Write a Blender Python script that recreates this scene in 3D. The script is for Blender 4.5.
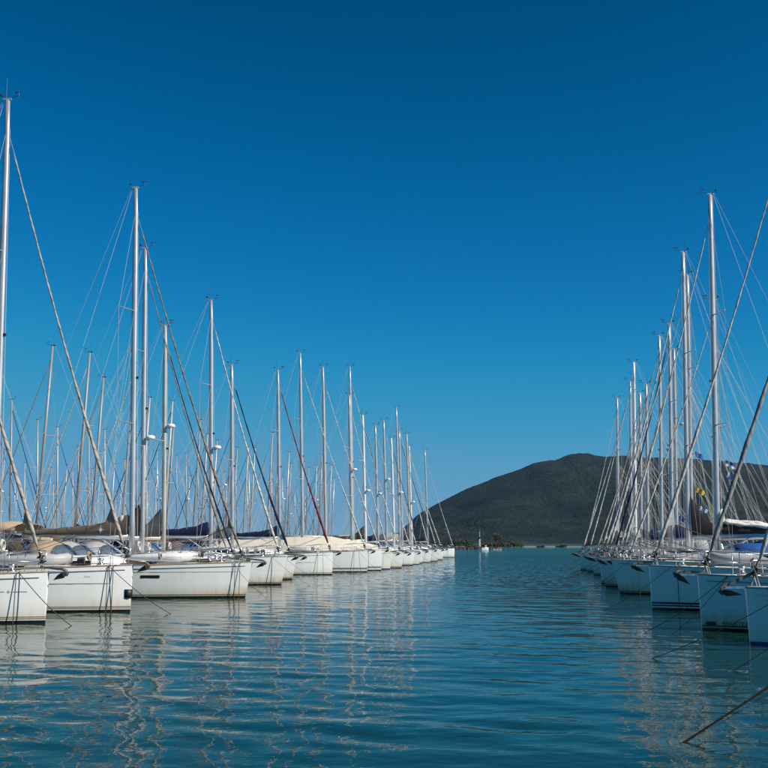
import bpy, math, random
from mathutils import Vector, Matrix, noise as mnoise
import numpy as np

# ------------------------------------------------------------------ clear
for o in list(bpy.data.objects):
    bpy.data.objects.remove(o, do_unlink=True)
scene = bpy.context.scene
C = scene.collection
R = math.radians

# ------------------------------------------------------------------ camera
cam_d = bpy.data.cameras.new('camera')
cam = bpy.data.objects.new('camera', cam_d)
C.objects.link(cam)
cam.location = (0.0, 0.0, 2.4)
cam.rotation_euler = (R(90 + 8.775), 0, 0)
cam_d.sensor_width = 36.0
cam_d.lens = 36.0 * 1030.0 / 768.0
cam_d.clip_start = 0.1
cam_d.clip_end = 30000.0
scene.camera = cam

# ------------------------------------------------------------------ sky, sun, exposure
SUN_EL = 38.0
SUN_AZ = 117.0            # degrees clockwise from +Y (to the right, slightly behind the camera)
world = bpy.data.worlds.new('World')
scene.world = world
world.use_nodes = True
wn = world.node_tree
for n in list(wn.nodes):
    wn.nodes.remove(n)
w_out = wn.nodes.new('ShaderNodeOutputWorld')
w_bg = wn.nodes.new('ShaderNodeBackground')
w_sky = wn.nodes.new('ShaderNodeTexSky')
w_sky.sky_type = 'NISHITA'
w_sky.sun_disc = False
w_sky.sun_elevation = R(SUN_EL)
w_sky.sun_rotation = R(SUN_AZ)
w_sky.altitude = 0.0
w_sky.air_density = 0.6
w_sky.dust_density = 0.1
w_sky.ozone_density = 6.0
# even photographic grade of the whole sky dome (deep polarised blue)
def vmul(k):
    n = wn.nodes.new('ShaderNodeVectorMath'); n.operation = 'MULTIPLY'; n.inputs[1].default_value = (k, k, k); return n
SKY = 0.0605
w_in = vmul(0.07); w_outm = vmul(1.0 / 0.07)
w_cur = wn.nodes.new('ShaderNodeRGBCurve')
for ci, pts in enumerate(([(0, 0), (0.066, 0.002), (0.101, 0.026), (0.167, 0.095), (0.304, 0.165), (1, 0.62)],
                          [(0, 0), (0.067, 0.069), (0.086, 0.107), (0.129, 0.184), (0.197, 0.285), (0.295, 0.338), (0.416, 0.36), (1, 0.85)],
                          [(0, 0), (0.12, 0.13), (0.155, 0.205), (0.194, 0.31), (0.275, 0.455), (0.377, 0.535), (0.47, 0.545), (1, 0.85)])):
    cv = w_cur.mapping.curves[ci]
    cv.points[0].location = pts[0]; cv.points[1].location = pts[-1]
    for p in pts[1:-1]: cv.points.new(*p)
w_cur.mapping.update()
w_bg.inputs['Strength'].default_value = SKY
wn.links.new(w_sky.outputs[0], w_in.inputs[0])
wn.links.new(w_in.outputs[0], w_cur.inputs['Color'])
wn.links.new(w_cur.outputs[0], w_outm.inputs[0])
wn.links.new(w_outm.outputs[0], w_bg.inputs['Color'])
wn.links.new(w_bg.outputs[0], w_out.inputs['Surface'])

sun_d = bpy.data.lights.new('sun', 'SUN')
sun_d.energy = 5.0
sun_d.angle = R(0.53)
sun_d.color = (1.0, 0.93, 0.83)
sun = bpy.data.objects.new('sun', sun_d)
C.objects.link(sun)
sdir = Vector((math.sin(R(SUN_AZ)) * math.cos(R(SUN_EL)), math.cos(R(SUN_AZ)) * math.cos(R(SUN_EL)), math.sin(R(SUN_EL))))
sun.rotation_euler = sdir.to_track_quat('Z', 'Y').to_euler()
sun.location = (60, -20, 60)

scene.view_settings.view_transform = 'Standard'
scene.view_settings.look = 'None'
scene.view_settings.gamma = 1.0
scene.view_settings.use_curve_mapping = False
scene.view_settings.exposure = 0.2
scene.render.engine = 'CYCLES'
scene.cycles.max_bounces = 8
scene.cycles.volume_bounces = 0

rnd = random.Random(11)

# ------------------------------------------------------------------ materials
def mat(name, col, rough=0.5, metal=0.0, spec=0.5, var=0.0, vscale=3.0, bump=0.0, bscale=40.0, coat=0.0):
    m = bpy.data.materials.new(name)
    m.use_nodes = True
    nt = m.node_tree
    b = nt.nodes['Principled BSDF']
    b.inputs['Base Color'].default_value = (*col, 1)
    b.inputs['Roughness'].default_value = rough
    b.inputs['Metallic'].default_value = metal
    b.inputs['Specular IOR Level'].default_value = spec
    b.inputs['Coat Weight'].default_value = coat
    if var > 0 or bump > 0:
        tc = nt.nodes.new('ShaderNodeTexCoord')
    if var > 0:
        nz = nt.nodes.new('ShaderNodeTexNoise')
        nz.inputs['Scale'].default_value = vscale
        nz.inputs['Detail'].default_value = 6
        nt.links.new(tc.outputs['Object'], nz.inputs['Vector'])
        rp = nt.nodes.new('ShaderNodeValToRGB')
        rp.color_ramp.elements[0].position = 0.3
        rp.color_ramp.elements[1].position = 0.7
        rp.color_ramp.elements[0].color = (*[c * (1 - var) for c in col], 1)
        rp.color_ramp.elements[1].color = (*[min(1, c * (1 + var)) for c in col], 1)
        nt.links.new(nz.outputs['Fac'], rp.inputs['Fac'])
        nt.links.new(rp.outputs['Color'], b.inputs['Base Color'])
    if bump > 0:
        nb = nt.nodes.new('ShaderNodeTexNoise')
        nb.inputs['Scale'].default_value = bscale
        nb.inputs['Detail'].default_value = 4
        nt.links.new(tc.outputs['Object'], nb.inputs['Vector'])
        bp = nt.nodes.new('ShaderNodeBump')
        bp.inputs['Strength'].default_value = bump
        bp.inputs['Distance'].default_value = 0.02
        nt.links.new(nb.outputs['Fac'], bp.inputs['Height'])
        nt.links.new(bp.outputs['Normal'], b.inputs['Normal'])
    return m

def hull_mat(name, antifoul, bands, white=(0.86, 0.86, 0.83), stain=0.6):
    """Gelcoat: bottom paint, boot-top stripes (z0, z1, colour) and waterline staining, all by height on the hull."""
    m = bpy.data.materials.new(name)
    m.use_nodes = True
    nt = m.node_tree
    b = nt.nodes['Principled BSDF']
    b.inputs['Roughness'].default_value = 0.22
    b.inputs['Coat Weight'].default_value = 0.6; b.inputs['Coat Roughness'].default_value = 0.06
    tc = nt.nodes.new('ShaderNodeTexCoord')
    sep = nt.nodes.new('ShaderNodeSeparateXYZ')
    nt.links.new(tc.outputs['Object'], sep.inputs[0])
    # weathered white
    nz = nt.nodes.new('ShaderNodeTexNoise'); nz.inputs['Scale'].default_value = 1.1; nz.inputs['Detail'].default_value = 7
    mp = nt.nodes.new('ShaderNodeMapping'); mp.inputs['Scale'].default_value = (2.2, 1.0, 0.45)
    nt.links.new(tc.outputs['Object'], mp.inputs[0]); nt.links.new(mp.outputs[0], nz.inputs['Vector'])
    r0 = nt.nodes.new('ShaderNodeValToRGB')
    r0.color_ramp.elements[0].position = 0.3; r0.color_ramp.elements[1].position = 0.65
    r0.color_ramp.elements[0].color = (*[c * 0.93 for c in white], 1)
    r0.color_ramp.elements[1].color = (*white, 1)
    nt.links.new(nz.outputs['Fac'], r0.inputs['Fac'])
    # stains rising from the waterline, stronger at the stem
    mr = nt.nodes.new('ShaderNodeMapRange'); mr.inputs[1].default_value = 0.12; mr.inputs[2].default_value = 0.62
    mr.inputs[3].default_value = 1.0; mr.inputs[4].default_value = 0.0
    nt.links.new(sep.outputs['Z'], mr.inputs[0])
    mx_ = nt.nodes.new('ShaderNodeMapRange'); mx_.inputs[1].default_value = -2.6; mx_.inputs[2].default_value = 0.1
    mx_.inputs[3].default_value = 0.35; mx_.inputs[4].default_value = 1.0
    nt.links.new(sep.outputs['X'], mx_.inputs[0])
    n2 = nt.nodes.new('ShaderNodeTexNoise'); n2.inputs['Scale'].default_value = 2.6; n2.inputs['Detail'].default_value = 5
    mp2 = nt.nodes.new('ShaderNodeMapping'); mp2.inputs['Scale'].default_value = (2.0, 2.0, 0.35)
    nt.links.new(tc.outputs['Object'], mp2.inputs[0]); nt.links.new(mp2.outputs[0], n2.inputs['Vector'])
    mu = nt.nodes.new('ShaderNodeMath'); mu.operation = 'MULTIPLY'
    nt.links.new(mr.outputs[0], mu.inputs[0]); nt.links.new(mx_.outputs[0], mu.inputs[1])
    mu2 = nt.nodes.new('ShaderNodeMath'); mu2.operation = 'MULTIPLY'
    nt.links.new(mu.outputs[0], mu2.inputs[0]); nt.links.new(n2.outputs['Fac'], mu2.inputs[1])
    mu3 = nt.nodes.new('ShaderNodeMath'); mu3.operation = 'MULTIPLY'; mu3.inputs[1].default_value = stain * 2.0
    mu3.use_clamp = True
    nt.links.new(mu2.outputs[0], mu3.inputs[0])
    mixs = nt.nodes.new('ShaderNodeMix'); mixs.data_type = 'RGBA'
    nt.links.new(mu3.outputs[0], mixs.inputs[0]); nt.links.new(r0.outputs[0], mixs.inputs[6])
    mixs.inputs[7].default_value = (0.55, 0.42, 0.2, 1)
    cur = mixs.outputs[2]
    for z0, z1, col in [(-9, 0.085, antifoul)] + list(bands):
        a = nt.nodes.new('ShaderNodeMath'); a.operation = 'GREATER_THAN'; a.inputs[1].default_value = z0
        c = nt.nodes.new('ShaderNodeMath'); c.operation = 'LESS_THAN'; c.inputs[1].default_value = z1
        d = nt.nodes.new('ShaderNodeMath'); d.operation = 'MULTIPLY'
        nt.links.new(sep.outputs['Z'], a.inputs[0]); nt.links.new(sep.outputs['Z'], c.inputs[0])
        nt.links.new(a.outputs[0], d.inputs[0]); nt.links.new(c.outputs[0], d.inputs[1])
        mx = nt.nodes.new('ShaderNodeMix'); mx.data_type = 'RGBA'
        nt.links.new(d.outputs[0], mx.inputs[0]); nt.links.new(cur, mx.inputs[6])
        mx.inputs[7].default_value = (*col, 1)
        cur = mx.outputs[2]
    nt.links.new(cur, b.inputs['Base Color'])
    return m

def furl_mat(name, col, dark):
    """Rolled sail: the sacrificial strip winds round the stay as a helix."""
    m = bpy.data.materials.new(name)
    m.use_nodes = True
    nt = m.node_tree
    b = nt.nodes['Principled BSDF']
    b.inputs['Roughness'].default_value = 0.85
    b.inputs['Specular IOR Level'].default_value = 0.2
    uv = nt.nodes.new('ShaderNodeUVMap')
    sp = nt.nodes.new('ShaderNodeSeparateXYZ')
    nt.links.new(uv.outputs[0], sp.inputs[0])
    ad = nt.nodes.new('ShaderNodeMath'); ad.operation = 'ADD'
    nt.links.new(sp.outputs[0], ad.inputs[0]); nt.links.new(sp.outputs[1], ad.inputs[1])
    fr = nt.nodes.new('ShaderNodeMath'); fr.operation = 'FRACT'
    nt.links.new(ad.outputs[0], fr.inputs[0])
    rp = nt.nodes.new('ShaderNodeValToRGB')
    e = rp.color_ramp.elements
    e[0].position = 0.0; e[0].color = (*dark, 1)
    e[1].position = 0.16; e[1].color = (*col, 1)
    x = e.new(0.8); x.color = (*col, 1)
    x = e.new(0.97); x.color = (*dark, 1)
    nt.links.new(fr.outputs[0], rp.inputs['Fac'])
    nz = nt.nodes.new('ShaderNodeTexNoise'); nz.inputs['Scale'].default_value = 2.5; nz.inputs['Detail'].default_value = 5
    tc = nt.nodes.new('ShaderNodeTexCoord'); nt.links.new(tc.outputs['Object'], nz.inputs['Vector'])
    mx = nt.nodes.new('ShaderNodeMix'); mx.data_type = 'RGBA'; mx.blend_type = 'MULTIPLY'
    mx.inputs[0].default_value = 0.45
    nt.links.new(rp.outputs[0], mx.inputs[6]); nt.links.new(nz.outputs['Fac'], mx.inputs[7])
    nt.links.new(mx.outputs[2], b.inputs['Base Color'])
    return m

M = {}
M['deck'] = mat('deck_gelcoat', (0.76, 0.75, 0.71), 0.45, var=0.06, vscale=2.0)
M['cabin'] = mat('cabin_gelcoat', (0.80, 0.79, 0.76), 0.3, var=0.05, vscale=1.5)
M['alu'] = mat('anodised_aluminium', (0.52, 0.53, 0.55), 0.42, 0.55, var=0.1, vscale=1.2)
M['alu_d'] = mat('dull_spar', (0.33, 0.325, 0.32), 0.5, 0.3, var=0.12, vscale=1.0)
M['alu_w'] = mat('white_painted_spar', (0.74, 0.74, 0.73), 0.35, 0.0, var=0.06, vscale=1.0)
M['alu_t'] = mat('weathered_spar', (0.5, 0.46, 0.40), 0.5, 0.3, var=0.12, vscale=1.0)
M['steel'] = mat('stainless_steel', (0.62, 0.62, 0.62), 0.25, 0.9)
M['wire'] = mat('rigging_wire', (0.30, 0.31, 0.33), 0.6, 0.15, spec=0.3)
M['rope'] = mat('mooring_rope', (0.07, 0.055, 0.04), 0.9, var=0.3, vscale=12)
M['rope_d'] = mat('dark_rope', (0.012, 0.010, 0.008), 0.9, spec=0.05, var=0.3, vscale=12)  # near-black rope colour for the right-hand and foreground lines
M['line_w'] = mat('white_running_line', (0.6, 0.58, 0.52), 0.8)
M['galv'] = mat('galvanised_anchor', (0.16, 0.15, 0.14), 0.6, 0.5, var=0.3, vscale=8)
M['rust'] = mat('rusty_anchor', (0.22, 0.12, 0.06), 0.8, 0.2, var=0.4, vscale=8)
M['black'] = mat('black_plastic', (0.02, 0.02, 0.022), 0.5)
M['glass'] = mat('smoked_acrylic', (0.015, 0.017, 0.02), 0.08, spec=0.6)
M['vinyl'] = mat('clear_vinyl', (0.10, 0.13, 0.17), 0.12, spec=0.6, var=0.3, vscale=2)
M['rub'] = mat('teak_rubrail', (0.33, 0.24, 0.15), 0.6, var=0.2, vscale=6)
M['rail'] = mat('alu_toerail', (0.5, 0.5, 0.5), 0.4, 0.6)
M['pvc_g'] = mat('grey_hypalon', (0.42, 0.42, 0.41), 0.55, var=0.1, vscale=3)
M['pvc_w'] = mat('white_hypalon', (0.68, 0.68, 0.66), 0.5, var=0.08, vscale=3)
M['fend'] = mat('white_fender', (0.72, 0.71, 0.68), 0.45, var=0.08, vscale=5)
M['fend_b'] = mat('navy_fender', (0.02, 0.03, 0.08), 0.5)
M['dome'] = mat('white_radome', (0.78, 0.78, 0.77), 0.35)
M['tower'] = mat('weathered_white_tower', (0.27, 0.275, 0.28), 0.8, var=0.2, vscale=1.5)
M['emblem'] = mat('grey_vinyl_mark', (0.20, 0.22, 0.24), 0.5)
M['letter'] = mat('black_vinyl_letters', (0.02, 0.02, 0.025), 0.5)
M['sail'] = mat('white_dacron', (0.72, 0.69, 0.62), 0.8, var=0.12, vscale=3)
M['red'] = mat('red_plastic', (0.45, 0.03, 0.03), 0.5)
M['orange'] = mat('orange_plastic', (0.7, 0.16, 0.03), 0.5)
M['flag_b'] = mat('blue_flag_cloth', (0.025, 0.09, 0.33), 0.8)
M['flag_w'] = mat('white_flag_cloth', (0.75, 0.75, 0.75), 0.8)
M['flag_y'] = mat('yellow_flag_cloth', (0.6, 0.42, 0.05), 0.8)
M['flag_g'] = mat('green_flag_cloth', (0.0, 0.3, 0.22), 0.8)
M['pier'] = mat('pier_concrete', (0.33, 0.32, 0.30), 0.85, var=0.15, vscale=0.6)
CANV = {'brown': (0.13, 0.105, 0.085), 'tan': (0.36, 0.275, 0.195), 'grey': (0.12, 0.12, 0.125), 'lgrey': (0.33, 0.33, 0.33),
        'navy': (0.012, 0.02, 0.06), 'blue': (0.012, 0.075, 0.27), 'cream': (0.62, 0.57, 0.47), 'black': (0.018, 0.018, 0.02),
        'red': (0.28, 0.02, 0.025), 'dbrown': (0.06, 0.045, 0.035)}
for k, c in CANV.items():
    M['cv_' + k] = mat('canvas_' + k, c, 0.88, spec=0.2, var=0.05 if k == 'cream' else 0.16, vscale=2.2, bump=0.1 if k == 'cream' else 0.35, bscale=5)
FURL = {'beige': ((0.50, 0.45, 0.39), (0.25, 0.215, 0.18)), 'white': ((0.68, 0.66, 0.60), (0.30, 0.30, 0.31)),
        'red': ((0.22, 0.018, 0.022), (0.08, 0.01, 0.012)), 'navy': ((0.018, 0.028, 0.075), (0.006, 0.01, 0.02)),
        'grey': ((0.36, 0.35, 0.34), (0.17, 0.17, 0.17)), 'brown': ((0.30, 0.245, 0.20), (0.13, 0.105, 0.085))}
for k, (a, b_) in FURL.items():
    M['fu_' + k] = furl_mat('furled_' + k, a, b_)
NAVY = (0.015, 0.02, 0.05); BLK = (0.012, 0.012, 0.014); GRY = (0.2, 0.2, 0.21); BRN = (0.16, 0.12, 0.1)
M['hull_a'] = hull_mat('hull_brown_lines', BLK, [(0.12, 0.15, BRN), (0.17, 0.20, BRN)], stain=0.6)
M['hull_b'] = hull_mat('hull_dark_boot', (0.014, 0.014, 0.013), [(0.11, 0.16, BRN)], stain=1.0)
M['hull_c'] = hull_mat('hull_two_navy', BLK, [(0.14, 0.19, NAVY), (0.22, 0.29, NAVY)], stain=0.25)
M['hull_d'] = hull_mat('hull_grey_band', BLK, [(0.22, 0.36, GRY)], stain=0.35)
M['hull_e'] = hull_mat('hull_blue_bottom', (0.012, 0.04, 0.16), [], stain=0.3)
M['hull_f'] = hull_mat('hull_plain', BLK, [(0.13, 0.17, NAVY)], stain=0.5)

# ------------------------------------------------------------------ mesh builder
class MB:
    def __init__(s):
        s.v = []; s.f = []; s.uv = None
    def quad(s, a, b, c, d):
        n = len(s.v); s.v += [tuple(a), tuple(b), tuple(c), tuple(d)]; s.f.append((n, n + 1, n + 2, n + 3)); return s
    def box(s, c, d, rz=0.0, taper=1.0):
        n = len(s.v); cx, cy, cz = c; dx, dy, dz = d[0] / 2, d[1] / 2, d[2] / 2
        for z, k in ((-dz, 1.0), (dz, taper)):
            for x, y in ((-dx, -dy), (dx, -dy), (dx, dy), (-dx, dy)):
                x *= k; y *= k
                s.v.append((cx + x * math.cos(rz) - y * math.sin(rz), cy + x * math.sin(rz) + y * math.cos(rz), cz + z))
        for f in ((0, 3, 2, 1), (4, 5, 6, 7), (0, 1, 5, 4), (1, 2, 6, 5), (2, 3, 7, 6), (3, 0, 4, 7)):
            s.f.append(tuple(n + i for i in f))
        return s
    def tube(s, pts, rad, n=6, cap=True, flat=1.0, twist=0.0, uv=False):
        pts = [Vector(p) for p in pts]
        if not hasattr(rad, '__len__'):
            rad = [rad] * len(pts)
        base = len(s.v); N = len(pts); acc = 0.0; uvs = []
        ref = None
        for i, p in enumerate(pts):
            t = (pts[min(i + 1, N - 1)] - pts[max(i - 1, 0)])
            t = t.normalized() if t.length > 1e-9 else Vector((0, 0, 1))
            if ref is None:
                ref = Vector((0, 1, 0)) if abs(t.y) < 0.9 else Vector((1, 0, 0))
            a = (ref - t * ref.dot(t)).normalized(); ref = a
            b = t.cross(a)
            if i: acc += (pts[i] - pts[i - 1]).length
            for k in range(n):
                th = 2 * math.pi * k / n + twist * acc
                r = rad[i]
                rr = r
                if twist:
                    rr = r * (1 + 0.16 * math.cos(2 * math.pi * k / n * 2))
                s.v.append(tuple(p + a * (math.cos(th) * rr) + b * (math.sin(th) * rr * flat)))
                uvs.append((k / n, acc))
        for i in range(N - 1):
            for k in range(n):
                k2 = (k + 1) % n
                s.f.append((base + i * n + k, base + i * n + k2, base + (i + 1) * n + k2, base + (i + 1) * n + k))
        if cap:
            s.f.append(tuple(base + k for k in reversed(range(n))))
            s.f.append(tuple(base + (N - 1) * n + k for k in range(n)))
        return s
    def grid(s, rows, close=False, flip=False):
        base = len(s.v); n = len(rows[0])
        for r in rows:
            s.v += [tuple(p) for p in r]
        for i in range(len(rows) - 1):
            for k in range(n if close else n - 1):
                k2 = (k + 1) % n
                f = (base + i * n + k, base + i * n + k2, base + (i + 1) * n + k2, base + (i + 1) * n + k)
                s.f.append(f[::-1] if flip else f)
        return s
    def ngon(s, pts):
        n = len(s.v); s.v += [tuple(p) for p in pts]; s.f.append(tuple(range(n, n + len(pts)))); return s
    def lathe(s, prof, n=10, M_=None):
        base = len(s.v)
        for r, z in prof:
            for k in range(n):
                a = 2 * math.pi * k / n
                p = Vector((r * math.cos(a), r * math.sin(a), z))
                s.v.append(tuple(M_ @ p if M_ else p))
        for i in range(len(prof) - 1):
            for k in range(n):
                k2 = (k + 1) % n
                s.f.append((base + i * n + k, base + i * n + k2, base + (i + 1) * n + k2, base + (i + 1) * n + k))
        s.f.append(tuple(base + k for k in reversed(range(n))))
        s.f.append(tuple(base + (len(prof) - 1) * n + k for k in range(n)))
        return s
    def mesh(s, name, m, smooth=False):
        me = bpy.data.meshes.new(name)
        me.from_pydata(s.v, [], s.f)
        if m: me.materials.append(m)
        if smooth:
            me.polygons.foreach_set('use_smooth', [True] * len(me.polygons))
        me.update()
        return me
    def build(s, name, m, parent=None, smooth=False, thick=0.0):
        o = bpy.data.objects.new(name, s.mesh(name, m, smooth))
        C.objects.link(o)
        if parent: o.parent = parent
        if thick:
            md = o.modifiers.new('thickness', 'SOLIDIFY'); md.thickness = thick; md.offset = 0
        return o

def inst(name, me, parent, loc=(0, 0, 0), rz=0.0, sc=None):
    o = bpy.data.objects.new(name, me); C.objects.link(o); o.parent = parent
    o.location = loc; o.rotation_euler = (0, 0, rz)
    if sc: o.scale = sc
    return o

def tag(o, label, cat, group=None, kind=None):
    if label: o['label'] = label
    if cat: o['category'] = cat
    if group: o['group'] = group
    if kind: o['kind'] = kind
    return o

def empty(name, loc=(0, 0, 0), rz=0.0):
    e = bpy.data.objects.new(name, None); C.objects.link(e)
    e.location = loc; e.rotation_euler = (0, 0, rz); e.empty_display_size = 0.3
    return e

def text_mesh(txt, size, shear=0.0):
    cu = bpy.data.curves.new('lettering', 'FONT'); cu.body = txt; cu.size = size; cu.shear = shear; cu.resolution_u = 2
    to = bpy.data.objects.new('lettering_tmp', cu); C.objects.link(to)
    bpy.context.view_layer.update()
    me = bpy.data.meshes.new_from_object(to.evaluated_get(bpy.context.evaluated_depsgraph_get()))
    bpy.data.objects.remove(to, do_unlink=True); bpy.data.curves.remove(cu)
    return me

def lerp(a, b, t): return a + (b - a) * t
def sstep(a, b, x):
    t = max(0.0, min(1.0, (x - a) / (b - a))); return t * t * (3 - 2 * t)

# ------------------------------------------------------------------ water
def build_water():
    g = np.random.default_rng(5)
    def axis(lo, hi, d0, start, end, gr):
        xs = [start]
        while xs[-1] < end: xs.append(xs[-1] + d0)
        d = d0
        while xs[-1] < hi:
            d *= gr; xs.append(xs[-1] + d)
        d = d0; ys = [start]
        while ys[-1] > lo:
            d *= gr; ys.append(ys[-1] - d)
        return np.array(ys[:0:-1] + xs)
    X = axis(-9000, 9000, 0.14, -18, 18, 1.05)
    ys = [5.0]; d = 0.075
    while ys[-1] < 12000:
        y = ys[-1]
        d = 0.075 + 0.0042 * max(0, y - 8) if y < 260 else d * 1.06
        ys.append(y + d)
    y = 5.0; d = 0.09; back = []
    while y > -1500:
        d *= 1.09; y -= d; back.append(y)
    Y = np.array(back[::-1] + ys)
    dx = np.gradient(X); dy = np.gradient(Y)
    gx, gy = np.meshgrid(X, Y)
    sx, sy = np.meshgrid(dx, dy)
    z = np.zeros_like(gx)
    # gentle wind ripple field
    wx = gx + 0.5 * np.sin(gy * 0.21 + 1.3) + 0.35 * np.sin(gx * 0.33 + gy * 0.11)
    wy = gy + 0.6 * np.sin(gx * 0.17 + 0.4) + 0.3 * np.sin(gy * 0.27 - gx * 0.19)
    n = 64
    lam = np.exp(np.linspace(math.log(0.38), math.log(8.0), n)) * g.uniform(0.93, 1.07, n)
    for l in lam:
        th = math.radians(78) + g.normal(0, 0.8)
        k = 2 * math.pi / l
        slope = 0.0094 * (min(1.0, (l / 0.6) ** 0.6) if l < 1.25 else (1.25 / l) ** 1.3)
        amp = slope / k
        att = np.clip((l / (2.6 * np.maximum(sx * abs(math.cos(th)), sy * abs(math.sin(th)) ) + 1e-6) - 1.0), 0, 1)
        z += amp * att * np.sin(k * (wx * math.cos(th) + wy * math.sin(th)) + g.uniform(0, 6.28))
    # calm and ruffled patches
    patch = 0.78 + 0.3 * np.sin(gx * 0.09 + gy * 0.05 + 1) * np.sin(gy * 0.075 - gx * 0.04)
    z *= np.clip(patch, 0.4, 1.15)
    far = np.clip((np.abs(gy) - 300) / 200, 0, 1)
    z *= 1 - far
    nx, ny = len(X), len(Y)
    co = np.stack([gx, gy, z], -1).reshape(-1, 3)
    idx = np.arange(nx * ny).reshape(ny, nx)
    f = np.stack([idx[:-1, :-1], idx[:-1, 1:], idx[1:, 1:], idx[1:, :-1]], -1).reshape(-1, 4)
    me = bpy.data.meshes.new('water')
    me.vertices.add(len(co)); me.vertices.foreach_set('co', co.astype(np.float32).ravel())
    me.loops.add(f.size); me.loops.foreach_set('vertex_index', f.ravel().astype(np.int32))
    me.polygons.add(len(f)); me.polygons.foreach_set('loop_start', (np.arange(len(f)) * 4).astype(np.int32))
    me.polygons.foreach_set('loop_total', np.full(len(f), 4, np.int32))
    me.polygons.foreach_set('use_smooth', np.ones(len(f), bool))
    me.update(calc_edges=True)
    m = bpy.data.materials.new('harbour_water'); m.use_nodes = True
    nt = m.node_tree; b = nt.nodes['Principled BSDF']
    b.inputs['Base Color'].default_value = (0.004, 0.033, 0.025, 1)
    b.inputs['Roughness'].default_value = 0.03
    b.inputs['IOR'].default_value = 1.2
    b.inputs['Specular Tint'].default_value = (0.85, 1.0, 0.80, 1)
    tc = nt.nodes.new('ShaderNodeTexCoord')
    # deep green basin; farther out, brighter sky reflection is painted in as turquoise
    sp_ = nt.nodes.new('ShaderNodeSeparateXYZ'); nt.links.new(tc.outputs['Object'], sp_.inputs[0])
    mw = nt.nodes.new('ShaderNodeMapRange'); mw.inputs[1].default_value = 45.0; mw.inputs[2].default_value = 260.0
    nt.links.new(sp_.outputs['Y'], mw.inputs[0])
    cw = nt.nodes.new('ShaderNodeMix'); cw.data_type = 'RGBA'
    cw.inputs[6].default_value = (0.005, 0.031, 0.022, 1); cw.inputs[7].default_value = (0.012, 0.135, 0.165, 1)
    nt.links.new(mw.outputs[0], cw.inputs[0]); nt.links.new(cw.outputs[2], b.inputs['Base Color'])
    mp = nt.nodes.new('ShaderNodeMapping'); mp.inputs['Scale'].default_value = (1.0, 1.45, 1.0)
    nt.links.new(tc.outputs['Object'], mp.inputs[0])
    n1 = nt.nodes.new('ShaderNodeTexNoise'); n1.inputs['Scale'].default_value = 2.0; n1.inputs['Detail'].default_value = 3; n1.inputs['Roughness'].default_value = 0.45
    n1.inputs['Distortion'].default_value = 0.4
    nt.links.new(mp.outputs[0], n1.inputs['Vector'])
    bp = nt.nodes.new('ShaderNodeBump'); bp.inputs['Strength'].default_value = 1.0; bp.inputs['Distance'].default_value = 0.013
    # the open channel further out is more ruffled by the wind than the sheltered foreground
    sep = nt.nodes.new('ShaderNodeSeparateXYZ'); nt.links.new(tc.outputs['Object'], sep.inputs[0])
    mr = nt.nodes.new('ShaderNodeMapRange'); mr.inputs[1].default_value = 45.0; mr.inputs[2].default_value = 230.0
    mr.inputs[3].default_value = 0.8; mr.inputs[4].default_value = 4.0
    nt.links.new(sep.outputs['Y'], mr.inputs[0])
    n3 = nt.nodes.new('ShaderNodeTexNoise'); n3.inputs['Scale'].default_value = 0.06; n3.inputs['Detail'].default_value = 2
    nt.links.new(tc.outputs['Object'], n3.inputs['Vector'])
    m3 = nt.nodes.new('ShaderNodeMapRange'); m3.inputs[1].default_value = 0.3; m3.inputs[2].default_value = 0.7
    m3.inputs[3].default_value = 0.5; m3.inputs[4].default_value = 1.5
    nt.links.new(n3.outputs['Fac'], m3.inputs[0])
    ma = nt.nodes.new('ShaderNodeMath'); ma.operation = 'MULTIPLY'
    nt.links.new(mr.outputs[0], ma.inputs[0]); nt.links.new(m3.outputs[0], ma.inputs[1])
    mb_ = nt.nodes.new('ShaderNodeMath'); mb_.operation = 'MULTIPLY'
    nt.links.new(ma.outputs[0], mb_.inputs[0]); nt.links.new(n1.outputs['Fac'], mb_.inputs[1])
    nt.links.new(mb_.outputs[0], bp.inputs['Height'])
    # wavelets too small to model out in the open water: facets tilted at random
    n5 = nt.nodes.new('ShaderNodeTexNoise'); n5.inputs['Scale'].default_value = 3.0; n5.inputs['Detail'].default_value = 1
    nt.links.new(tc.outputs['Object'], n5.inputs['Vector'])
    sb_ = nt.nodes.new('ShaderNodeVectorMath'); sb_.operation = 'SUBTRACT'; sb_.inputs[1].default_value = (0.5, 0.5, 0.5)
    nt.links.new(n5.outputs['Color'], sb_.inputs[0])
    fl_ = nt.nodes.new('ShaderNodeVectorMath'); fl_.operation = 'MULTIPLY'; fl_.inputs[1].default_value = (1, 1, 0)
    nt.links.new(sb_.outputs[0], fl_.inputs[0])
    m5 = nt.nodes.new('ShaderNodeMapRange'); m5.inputs[1].default_value = 50.0; m5.inputs[2].default_value = 260.0
    m5.inputs[3].default_value = 0.0; m5.inputs[4].default_value = 2.4
    nt.links.new(sep.outputs['Y'], m5.inputs[0])
    sc_ = nt.nodes.new('ShaderNodeVectorMath'); sc_.operation = 'SCALE'
    nt.links.new(fl_.outputs[0], sc_.inputs[0]); nt.links.new(m5.outputs[0], sc_.inputs['Scale'])
    ge = nt.nodes.new('ShaderNodeNewGeometry')
    ad_ = nt.nodes.new('ShaderNodeVectorMath'); ad_.operation = 'ADD'
    nt.links.new(ge.outputs['Normal'], ad_.inputs[0]); nt.links.new(sc_.outputs[0], ad_.inputs[1])
    no_ = nt.nodes.new('ShaderNodeVectorMath'); no_.operation = 'NORMALIZE'
    nt.links.new(ad_.outputs[0], no_.inputs[0]); nt.links.new(no_.outputs[0], bp.inputs['Normal'])
    nt.links.new(bp.outputs['Normal'], b.inputs['Normal'])
    me.materials.append(m)
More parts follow.
